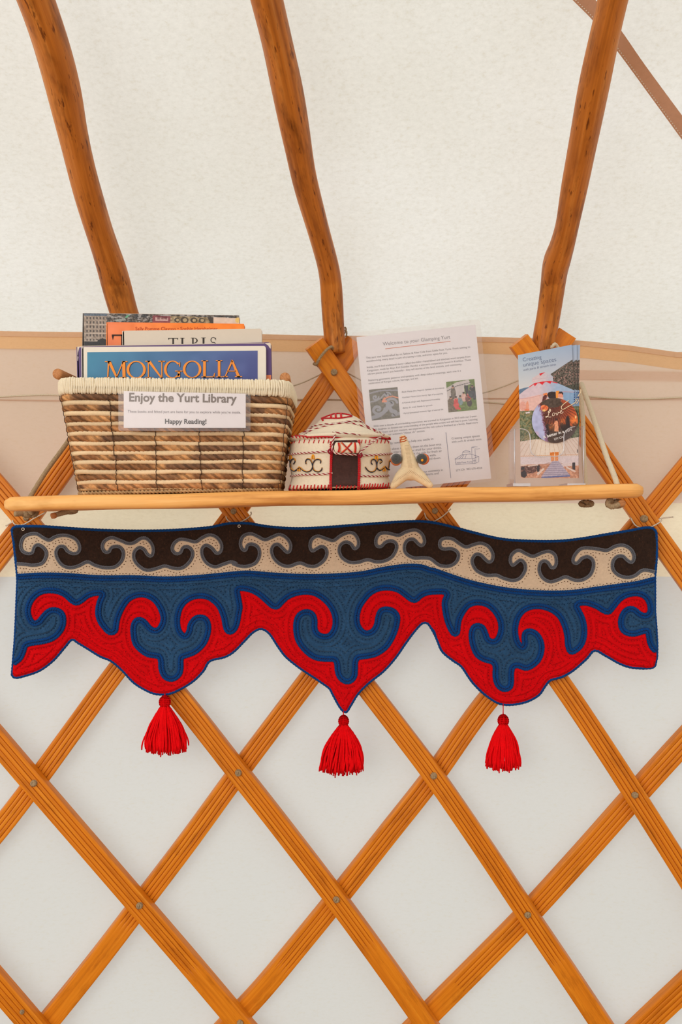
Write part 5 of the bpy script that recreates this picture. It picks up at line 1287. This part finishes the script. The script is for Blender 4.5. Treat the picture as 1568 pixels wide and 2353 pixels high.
def paint_c(u, v):
    p = Paint(u, v, (122, 118, 108)); p.fill(np.ones(len(u), bool), (122, 118, 106), 14, .05, 3)
    y = v**.75
    def sc(cx, cy, r0, tw, w):
        t = np.linspace(0, 1, 40); a = tw*t*2*math.pi; rr = r0*(1-t*.9)
        p.line(np.stack([cx+rr*np.cos(a), cy+rr*np.sin(a)*.75], 1), w, (166, 168, 178))
    sc(.25, .66, .24, 1.3, .09); sc(.72, .50, .22, -1.3, .08); p.line([(.0, .92), (.3, .86), (.55, .7), (.62, .5), (.5, .4)], .12, (166, 168, 178)); p.line([(.62, .55), (.72, .75), (.86, .8)], .13, (166, 168, 178))
    sc(.2, .26, .12, 1.2, .05); sc(.62, .22, .12, -1.2, .05); p.line([(0, .12), (.4, .06), (1, .1)], .05, (160, 160, 170)); p.line([(.0, .4), (.2, .38), (.4, .3), (.5, .2)], .05, (164, 166, 174)); p.line([(.75, .9), (1, .86)], .1, (162, 164, 172))
    for a in ((.55, .14), (.72, .46), (.78, .86), (.4, .34)): p.line([a, (a[0]+.05, a[1]+.05)], .03, (44, 42, 46))
    p.line([(1.0, .35), (.8, .28), (.6, .30), (.46, .40)], .035, (240, 160, 126)); p.line([(.52, .32), (.44, .42), (.56, .42)], .06, (240, 160, 126))
    return p.c
mb = MB(); grid_print(mb, quadmap((848, 895.7), (913.8, 889.6), (920, 959.7), (855, 966.4)), 0, 1, 0, 1, 80, 84, paint_c); mb.build('photo_print', M['print'], pp, False, label='small printed picture of a grey patterned felt rug')
def paint_g(u, v):
    p = Paint(u, v, (110, 140, 66)); p.fill(np.ones(len(u), bool), (112, 138, 62), 26, .05, 3)
    p.poly([(0, .2), (.35, .05), (.8, .0), (.85, .15), (.62, .2), (.62, .62), (0, .66)], (216, 210, 210), 6, .1); p.line([(0, .3), (.35, .17), (.62, .13), (.85, .1)], .02, (70, 66, 70))
    p.poly([(.62, .16), (.76, .2), (.74, .5), (.66, .5)], (40, 38, 44)); p.poly([(.0, .6), (.2, .55), (.3, 1), (0, 1)], (120, 108, 86), 20, .05)
    for cx, cy, w_, h_, c in ((.22, .38, .09, .2, (112, 104, 90)), (.12, .68, .11, .16, (120, 104, 80)), (.3, .74, .09, .2, (222, 76, 70)), (.45, .66, .09, .14, (130, 160, 166)), (.58, .56, .09, .14, (226, 190, 180)), (.74, .56, .1, .12, (196, 60, 56)), (.84, .46, .1, .14, (66, 76, 84)), (.94, .5, .07, .18, (58, 64, 74)), (.75, .76, .09, .12, (60, 44, 44)), (.9, .3, .1, .08, (50, 52, 56)), (.68, .62, .06, .1, (120, 60, 56))):
        p.ell(cx, cy, w_, h_, c, 20, .04); p.ell(cx, cy-h_*.95, w_*.42, .045, (206, 156, 130)); p.ell(cx, cy-h_*1.1, w_*.44, .03, (60, 48, 42))
    p.line([(.22, .78), (.4, .92)], .07, (226, 80, 74))
    return p.c
mb = MB(); grid_print(mb, quadmap((1025.5, 877.7), (1090.5, 870.7), (1097.3, 941.3), (1031.3, 947.8)), 0, 1, 0, 1, 80, 84, paint_g); mb.build('photo_print', M['print'], pp, False, label='small printed picture of a group of people by a white tent')

# ------------------------------------------------------------------ brochures, round cards, clips, acrylic holder
def k5(x, y): return np.array((1160+x/6.533, 780+y/6.533))
def bro_map(shift, Y0, wscale=1.0):
    def mp(x, y, lift=0.0):
        # x, y in close-up pixels of the brochure; depth: leaning back at the top, right edge slightly forward
        v = (y-80)/2000.0; u = (x-200)/860.0
        Y = Y0+.014*(1-v)-.016*u*(1-v)-lift
        return P(*(k5(x, y)+np.array((shift*max(.05, 1-1.25*max(0, v)), 0))), Y)
    return mp
def edge_l(v): return np.interp(v, [0, .5, 1], [200, 228, 245])
def edge_r(v): return np.interp(v, [0, .33, .68, 1], [1010, 1046, 1104, 1112])
def ytop(u): return 235+(78-235)*u
def ybot(u): return 2078+4*u
def bro_uv(u, v):
    y = ytop(u)*(1-v)+ybot(u)*v; x = edge_l(v)*(1-u)+edge_r(v)*u; return x, y
def paint_b(u, v):
    x, y = np.array([bro_uv(a, b) for a, b in zip(u, v)]).T
    t = np.clip((y-100)/700, 0, 1)[:, None]; s_ = np.clip((x-200)/800, 0, 1)[:, None]
    p = Paint(x, y, (0, 0, 0)); p.c = np.array((158, 182, 206))*(1-t)+np.array((212, 208, 206))*t-s_*np.array((0, 6, 4))
    p.poly([(1200, 200), (1015, 305), (900, 380), (690, 520), (700, 800), (1200, 900)], (84, 76, 66), 34, 14, 3); p.fill(inpoly(x, y, [(1015, 310), (700, 525), (720, 780), (1200, 880), (1200, 230)]) & (vnoise(x, y, 13, 21) > .66), (150, 118, 108), 20, 8)
    p.poly([(1200, 640), (880, 700), (1060, 770), (1200, 800)], (74, 72, 60), 22, 12)
    p.poly([(200, 760), (290, 728), (370, 715), (380, 740), (200, 860)], (96, 120, 146), 6, 20)
    lt2 = np.clip((x-520)/260, 0, 1)[:, None]
    roofc = np.array((212, 190, 198))*(1-lt2)+np.array((160, 180, 208))*lt2
    p.poly([(200, 845), (300, 765), (400, 700), (460, 650), (600, 625), (700, 622), (780, 648), (900, 700), (1060, 770), (1090, 800), (900, 790), (640, 820), (200, 905)], roofc, 5, 30)
    wc = np.array((228, 184, 174))*(1-lt2)+np.array((136, 166, 200))*lt2
    p.poly([(200, 900), (640, 805), (900, 775), (1085, 790), (1095, 1040), (830, 1100), (420, 1080), (200, 1090)], wc, 7, 24)
    p.line([(225, 895), (420, 870), (640, 812), (900, 785), (1060, 792)], 7, (206, 150, 150))
    p.poly([(410, 645), (418, 580), (520, 520), (600, 494), (690, 522), (728, 560), (732, 632), (600, 628)], np.array((212, 190, 192))*(1-lt2)+np.array((176, 186, 204))*lt2, 5, 14)
    p.poly([(518, 516), (560, 500), (612, 493), (575, 515), (540, 546)], (214, 34, 44)); p.line([(430, 600), (560, 585), (725, 572)], 8, (196, 176, 184))
    p.line([(375, 712), (450, 662), (560, 640), (680, 628), (790, 655)], 12, (220, 28, 40))
    for a in ([(440, 660), (505, 650), (452, 705)], [(515, 648), (610, 636), (568, 682)], [(625, 634), (710, 630), (688, 668)]): p.poly(a, (220, 28, 40))
    p.poly([(1040, 780), (1075, 790), (1090, 950), (1060, 960)], (96, 136, 190)); 
    for yy in range(790, 960, 34): p.poly([(1040, yy), (1062, yy+4), (1062, yy+20), (1040, yy+16)], (34, 54, 110))
    # people
    p.poly([(580, 812), (640, 800), (650, 860), (590, 860)], (232, 130, 70)); p.poly([(770, 776), (822, 770), (830, 880), (770, 890)], (240, 150, 60))
    p.poly([(560, 960), (575, 860), (610, 830), (640, 840), (630, 900), (600, 960)], (98, 42, 40), 20, 8); p.poly([(600, 930), (640, 870), (660, 880), (640, 930)], (226, 176, 164))
    p.poly([(640, 830), (660, 795), (700, 782), (765, 785), (772, 880), (700, 900), (665, 880)], (52, 34, 30), 10, 10)
    p.ell(842, 840, 38, 48, (228, 150, 126), 10); p.poly([(806, 812), (825, 782), (862, 782), (882, 808), (872, 840), (860, 812)], (58, 36, 34))
    p.poly([(800, 870), (885, 870), (885, 900), (800, 900)], (226, 190, 180))
    p.ell(275, 1000, 48, 70, (222, 160, 144), 14, 7); p.poly([(320, 1060), (325, 950), (352, 920), (368, 1000), (360, 1060)], (226, 150, 120), 14); p.poly([(300, 1040), (372, 1040), (372, 1085), (300, 1085)], (226, 130, 96), 14)
    p.poly([(200, 1078), (380, 1068), (640, 1060), (1000, 1010), (1200, 980), (1200, 1520), (200, 1560)], (104, 110, 78), 34, 16, 8); p.fill(inpoly(x, y, [(200, 1085), (420, 1075), (420, 1500), (200, 1540)]) & (vnoise(x, y, 22, 5) > .6), (140, 128, 88), 20, 8)
    p.poly([(310, 1098), (372, 1084), (386, 1104), (325, 1116)], (216, 206, 208))
    # lower picture
    low = y > np.interp(x, [200, 245, 480, 800, 1105, 1200], [1545, 1530, 1495, 1520, 1465, 1455])
    p.fill(low, (226, 208, 192), 5, 20)
    for k_ in range(17):
        x0 = 180+k_*62; p.line([(640+(x0-640)*.75, 1470), (x0+(x0-640)*.28, 1745)], 5, (196, 160, 130)) if True else None
    p.c[~low] = p.c[~low]
    p.poly([(200, 1760), (1200, 1745), (1200, 1900), (200, 1900)], (222, 208, 206), 8, 14)
    xs2 = np.arange(235, 1100, 16); p.line([(a_, 1735+(14 if i_ % 2 else 0)-(a_-640)*.03) for i_, a_ in enumerate(xs2)], 6, (214, 158, 112))
    p.poly([(680, 1695), (815, 1688), (815, 1735), (680, 1740)], (214, 120, 44), 14, 8); p.poly([(690, 1735), (808, 1732), (806, 1830), (700, 1832)], (232, 150, 90), 16, 10); p.line([(752, 1700), (752, 1830)], 10, (240, 214, 180))
    p.poly([(200, 1880), (1200, 1860), (1200, 2140), (200, 2140)], (206, 150, 116), 26, 18, 4)
    for k_ in range(12): p.line([(760+(k_-6)*16, 1850), (640+(k_-6)*150, 2140)], 4, (164, 108, 80))
    p.poly([(240, 1905), (520, 1880), (560, 1930), (420, 2010), (240, 2020)], (112, 74, 60), 46, 16, 6); p.poly([(840, 1870), (1110, 1840), (1110, 1890), (880, 1910)], (222, 206, 200), 14, 10)
    for a in ([(245, 2000), (310, 1960), (340, 2040), (300, 2080), (250, 2060)], [(485, 1900), (525, 1895), (525, 1990), (490, 1990)], [(1015, 1850), (1062, 1845), (1064, 1960), (1020, 1950)], [(250, 1920), (300, 1910), (300, 1950), (250, 1960)], [(1090, 1650), (1102, 1650), (1100, 1700), (1088, 1700)]): p.poly(a, (54, 42, 42), 10)
    for a in ([(485, 2010), (580, 1930), (600, 1945), (500, 2045)], [(930, 1905), (1070, 1975), (1060, 1995), (925, 1930)], [(240, 1885), (330, 1870), (330, 1890), (240, 1905)], [(350, 1895), (500, 1875), (500, 1890), (350, 1912)]): p.poly(a, (226, 206, 190), 10)
    p.poly([(720, 1825), (810, 1822), (985, 2040), (550, 2062)], (182, 172, 186), 12, 14)
    for k_ in range(7):
        yy = 1850+k_*30; hw_ = 40+(yy-1825)*.82; p.line([(760-hw_, yy), (765+hw_, yy-6)], 4, (120, 106, 132))
    p.poly([(550, 2062), (985, 2036), (985, 2058), (560, 2085)], (96, 106, 156))
    return p.c
bro_defs = [(19.0, 1.250, 'rearmost of the three brochures fanned out in the acrylic holder'), (11.5, 1.2465, 'middle brochure of three, peeking out right of the front one'), (0.0, 1.243, 'front brochure in the acrylic holder with a white yurt on its cover')]
for shift, Y0, lab in bro_defs:
    mp = bro_map(shift, Y0); c0 = mp(650, 2080)
    bt = thing('brochure', (c0[0], c0[1], zshelf(c0[0])+.004), lab, 'brochure', 'brochures in the acrylic holder')
    mb = MB(); front = shift == 0
    nu, nv = (230, 480) if front else (90, 200)
    grid_print(mb, lambda u, v: mp(*bro_uv(u, v), .0004), 0, 1, 0, 1, nu, nv, paint_b)
    cv = mb.build('cover', M['print'], bt)
    mb = MB(); ed = [(0, v) for v in np.linspace(0, 1, 14)]+[(1, v) for v in np.linspace(1, 0, 14)]
    vv = [mp(*bro_uv(a, b), .0003) for a, b in ed]+[mp(*bro_uv(a, b), -.0012) for a, b in ed]; m_ = len(ed)
    mb.add(vv, [(i, (i+1) % m_, m_+(i+1) % m_, m_+i) for i in range(m_)]+[(m_+i, m_+m_-1-i, m_+m_-2-i, m_+i+1) for i in range(13)])
    mb.build('inner_panel', M['paper'], bt, False)
    mb = MB(); tm = lambda a, b: mp(a, b, .0008)
    text_on(mb, 'Creating', (278, 332), (557, 288), tm, (100, 110, 138), -.012); text_on(mb, 'unique spaces', (285, 410), (778, 326), tm, (100, 110, 138), -.012); text_on(mb, 'with yurts & stretch tents', (285, 474), (775, 386), tm, (106, 114, 140), -.008, .25)
    mb.build('lettering', M['ink'], cv, False)
# round cards
def card_map(shift, dY):
    m0 = bro_map(shift, bro_defs[2][1]); return lambda x, y, l=0.0: m0(x, y, .0022+dY+l)
def paint_r(x, y):
    p = Paint(x, y, (112, 52, 36)); p.fill(np.ones(len(x), bool), (112, 54, 38), 16, 18, 3)
    ang = np.arctan2(y-940, x-740); rad = np.hypot(x-740, y-940)
    t = np.clip((x-760)/320, 0, 1)[:, None]; w = np.clip(1-np.abs(y-1130)/330, 0, 1)[:, None]
    p.c = p.c*(1-t*.8)+np.array((222, 92, 40))*t*.8
    st = (np.sin(ang*52) > .35); p.c[st] *= .64
    p.ell(715, 945, 160, 78, (80, 62, 50), 16, 20); p.ell(905, 920, 60, 40, (196, 84, 46), 30, 14, alpha=.7); p.ell(595, 1030, 60, 46, (226, 112, 60), 50, 18); p.ell(590, 1065, 30, 16, (240, 190, 120), 20)
    p.fill(y > 1300+30*np.sin(x/40), (78, 58, 50), 12, 16)
    for cx, cy, rx, ry in ((950, 1240, 36, 90), (1060, 1290, 40, 50), (860, 1290, 26, 50), (650, 1350, 40, 90), (900, 1330, 40, 60), (700, 1340, 24, 60)): p.ell(cx, cy, rx, ry, (52, 36, 32), 8)
    hot = np.exp(-((x-1045)/70)**2-((y-1210)/75)**2)[:, None]*.85+np.exp(-((x-700)/46)**2-((y-1310)/60)**2)[:, None]*.5+np.exp(-((x-870)/46)**2-((y-1230)/50)**2)[:, None]*.45
    hot = np.clip(hot*(.55+.9*vnoise(x, y, 15, 31))[:, None], 0, 1); p.c = p.c*(1-hot)+np.array((246, 134, 60))*hot
    p.ell(1070, 1165, 12, 18, (250, 206, 140)); p.poly([(925, 1330), (930, 1200), (945, 1150), (962, 1160), (975, 1250), (985, 1330)], (50, 34, 32), 8); p.poly([(600, 1470), (610, 1300), (640, 1270), (662, 1320), (670, 1470)], (50, 36, 38), 8)
    p.poly([(752, 1240), (770, 1215), (790, 1215), (805, 1250), (812, 1380), (750, 1380)], (226, 150, 112), 24, 9); p.ell(775, 1200, 14, 22, (70, 40, 34)); p.line([(760, 1240), (735, 1290)], 9, (226, 150, 112))
    fz = 30*(vnoise(x, y, 16, 7)-.5)+14*(vnoise(x, y, 6, 8)-.5)
    edge = np.interp(y, [900, 1000, 1080, 1200, 1350, 1500, 1560], [440, 512, 540, 560, 590, 610, 640])
    p.fill(x < edge+fz, (178, 180, 216), 14, 40); p.fill((x < edge+fz*1.6+26) & (x >= edge+fz), (150, 112, 140), 30, 8)
    p.ell(480, 1440, 40, 60, (196, 168, 190), 14, 14, alpha=.7)
    return p.c
for shift, dY, lab in ((16.0, -.0105, 'round card clipped to the rearmost brochure, only its dark rim visible'), (9.0, -.0045, 'round card clipped to the middle brochure, mostly covered by the front card'), (0, 0, 'round card with a firelit yurt interior clipped to the front brochure')):
    mp = card_map(shift, dY); cc = mp(755, 1217)
    rt_ = thing('round_card', cc, lab, 'card', 'round cards clipped to the brochures')
    nr, na = (60, 150) if shift == 0 else (20, 80); v = []; uv = []
    for i in range(nr+1):
        for j in range(na):
            a = 2*math.pi*j/na; rr = i/nr; x = 755+345*rr*math.cos(a); y = 1217+338*rr*math.sin(a); uv.append((x, y)); v.append(mp(x, y, .0006))
    uv = np.array(uv); f = [(i*na+j, (i+1)*na+j, (i+1)*na+(j+1) % na, i*na+(j+1) % na) for i in range(nr) for j in range(na)]
    col = paint_r(uv[:, 0], uv[:, 1]) if shift == 0 else np.tile(np.array((58, 72, 40)), (len(uv), 1))+(vnoise(uv[:, 0], uv[:, 1], 30, 3)-.5)[:, None]*50
    mb = MB(); mb.add(v, f, 0, np.clip(lin(np.clip(col, 0, 255)), 0, 1))
    ring = [mp(755+345*math.cos(a), 1217+338*math.sin(a), .0006) for a in np.arange(na)*2*math.pi/na]; ring2 = [mp(755+346*math.cos(a), 1217+339*math.sin(a), -.0002) for a in np.arange(na)*2*math.pi/na]
    mb.add(ring+ring2, [(j, na+j, na+(j+1) % na, (j+1) % na) for j in range(na)]+[tuple(range(2*na-1, na-1, -1))], 0, lin((214, 196, 176)))
    cd = mb.build('card_face', M['print'], rt_)
    if shift == 0:
        tm = lambda a, b: mp(a, b, .0010); mb = MB(); IV = (244, 222, 196)
        L1 = catmull([(690, 1062), (664, 1075), (655, 1092), (672, 1098), (690, 1075), (690, 1050), (676, 1045), (668, 1075), (662, 1120), (648, 1155), (625, 1170), (618, 1160), (640, 1155), (672, 1166), (704, 1162)], 4)
        ribbon(mb, L1, 8, tm, IV)
        L2 = catmull([(742, 1100), (724, 1112), (718, 1138), (734, 1148), (752, 1130), (752, 1108), (742, 1100), (760, 1112), (778, 1104), (782, 1110), (784, 1138), (800, 1118), (806, 1092), (800, 1088), (816, 1098), (838, 1092), (862, 1074), (850, 1064), (838, 1082), (842, 1108), (862, 1108), (884, 1086)], 4)
        ribbon(mb, L2, 7, tm, IV)
        text_on(mb, 'is better in a yurt', (588, 1486), (1020, 1366), tm, (238, 230, 226), .02); text_on(mb, 'LFY.CA', (752, 1514), (886, 1476), tm, (238, 230, 226), .01)
        mb.build('lettering', M['ink'], cd, False)
# paper clips
mpc = card_map(0, 0)
mb = MB(); pc = [mpc(a, b, .0016) for a, b in catmull([(968, 912), (900, 962), (858, 1004), (852, 1030), (868, 1050), (892, 1046), (960, 1006), (1040, 962), (1072, 932), (1076, 905), (1068, 892)], 6)]
tube(mb, resample(np.array(pc), .0012), .00075, 8); mb.build('paper_clip', M['gold'], origin=pc[0], label='pale gold paper clip holding the round card on the front brochure', cat='paper clip', group='paper clips on the brochures')
mb = MB(); pc = [mpc(a, b, .0012) for a, b in catmull([(1142, 748), (1146, 786), (1120, 826), (1098, 858)], 6)]; tube(mb, resample(np.array(pc), .0012), .0007, 8)
pc2 = [mpc(a, b, .0012) for a, b in catmull([(1092, 884), (1106, 906), (1104, 932), (1070, 968)], 6)]; tube(mb, resample(np.array(pc2), .0012), .0006, 8)
mb.build('paper_clip', M['gold'], origin=pc[0], label='paper clip at the right edges of the rear brochures', cat='paper clip', group='paper clips on the brochures')
# acrylic holder
HY0, HY1 = 1.2345, 1.280
hp = lambda x, y, Y=HY0: P(*k5(x, y), Y)
hb = hp(660, 2150); HD = thing('brochure_holder', (hb[0], (HY0+HY1)/2, zshelf(hb[0])), 'clear acrylic brochure holder standing at the right end of the shelf', 'holder')
z0h = zshelf(hb[0])+.0006
xL, xR = hp(150, 2150)[0], hp(1189, 2150)[0]
def hz(y): return hp(660, y)[2]
ztopL, ztopR = hz(1345), hz(1300); tk = .0022
out = [(xL, z0h), (xR, z0h), (xR, ztopR)]
def k5w(x, y): q = hp(x, y); return (q[0], q[2])
inner = [k5w(*q) for q in catmull([(1060, 1308), (990, 1325), (920, 1372), (892, 1440), (890, 1620), (870, 1705), (800, 1752), (720, 1757), (480, 1757), (415, 1715), (388, 1640), (382, 1450), (350, 1378), (290, 1348), (225, 1343)], 14)]
out += inner+[(xL, ztopL)]
mb = MB(); n = len(out)
tess = geometry.tessellate_polygon([[Vector((a, 0, b)) for a, b in out]])
v = [(a, HY0, b) for a, b in out]+[(a, HY0+tk, b) for a, b in out]
mb.add(v, [tuple(t) for t in tess]+[tuple(n+i for i in t[::-1]) for t in tess]); mb.add(v, [(i, (i+1) % n, n+(i+1) % n, n+i) for i in range(n)], 1)
mb.build('front_panel', [M['acrylic'], M['acrylic_edge']], HD, False)
mb = MB(); edge_pts = resample(np.array([(a, HY0-.0002, b) for a, b in inner]), .003); tube(mb, edge_pts, .0007, 6); mb.build('cutout_edge', M['acrylic_edge'], HD)
def plate(nm, x0, x1, y0, y1, z0, z1):
    mb = MB(); box(mb, x0, x1, y0, y1, z0, z1, 0); mb.m = [0, 0, 0, 0, 1, 1]
    mb.build(nm, [M['acrylic'], M['acrylic_edge']], HD, False)
plate('side_panel', xL, xL+tk, HY0+tk, HY1, z0h, ztopL); plate('side_panel', xR-tk, xR, HY0+tk, HY1, z0h, ztopR); plate('back_panel', xL+tk, xR-tk, HY1-tk, HY1, z0h, ztopR+.004)
mb = MB(); box(mb, xL-.003, xL+.024, HY0-.003, HY1, z0h-.0004, z0h+.004); mb.build('foot', M['acrylic_edge'], HD, False)
mb = MB(); box(mb, xR-.026, xR+.002, HY0-.003, HY1, z0h-.0004, z0h+.004); mb.build('foot', M['acrylic_edge'], HD, False)
mb = MB()
for xx, zz in ((xL, ztopL), (xR, ztopR)):
    mb = MB(); tube(mb, [(xx, HY0, z0h), (xx, HY0, zz)], .0009, 8); mb.build('corner_edge', M['acrylic_edge'], HD)
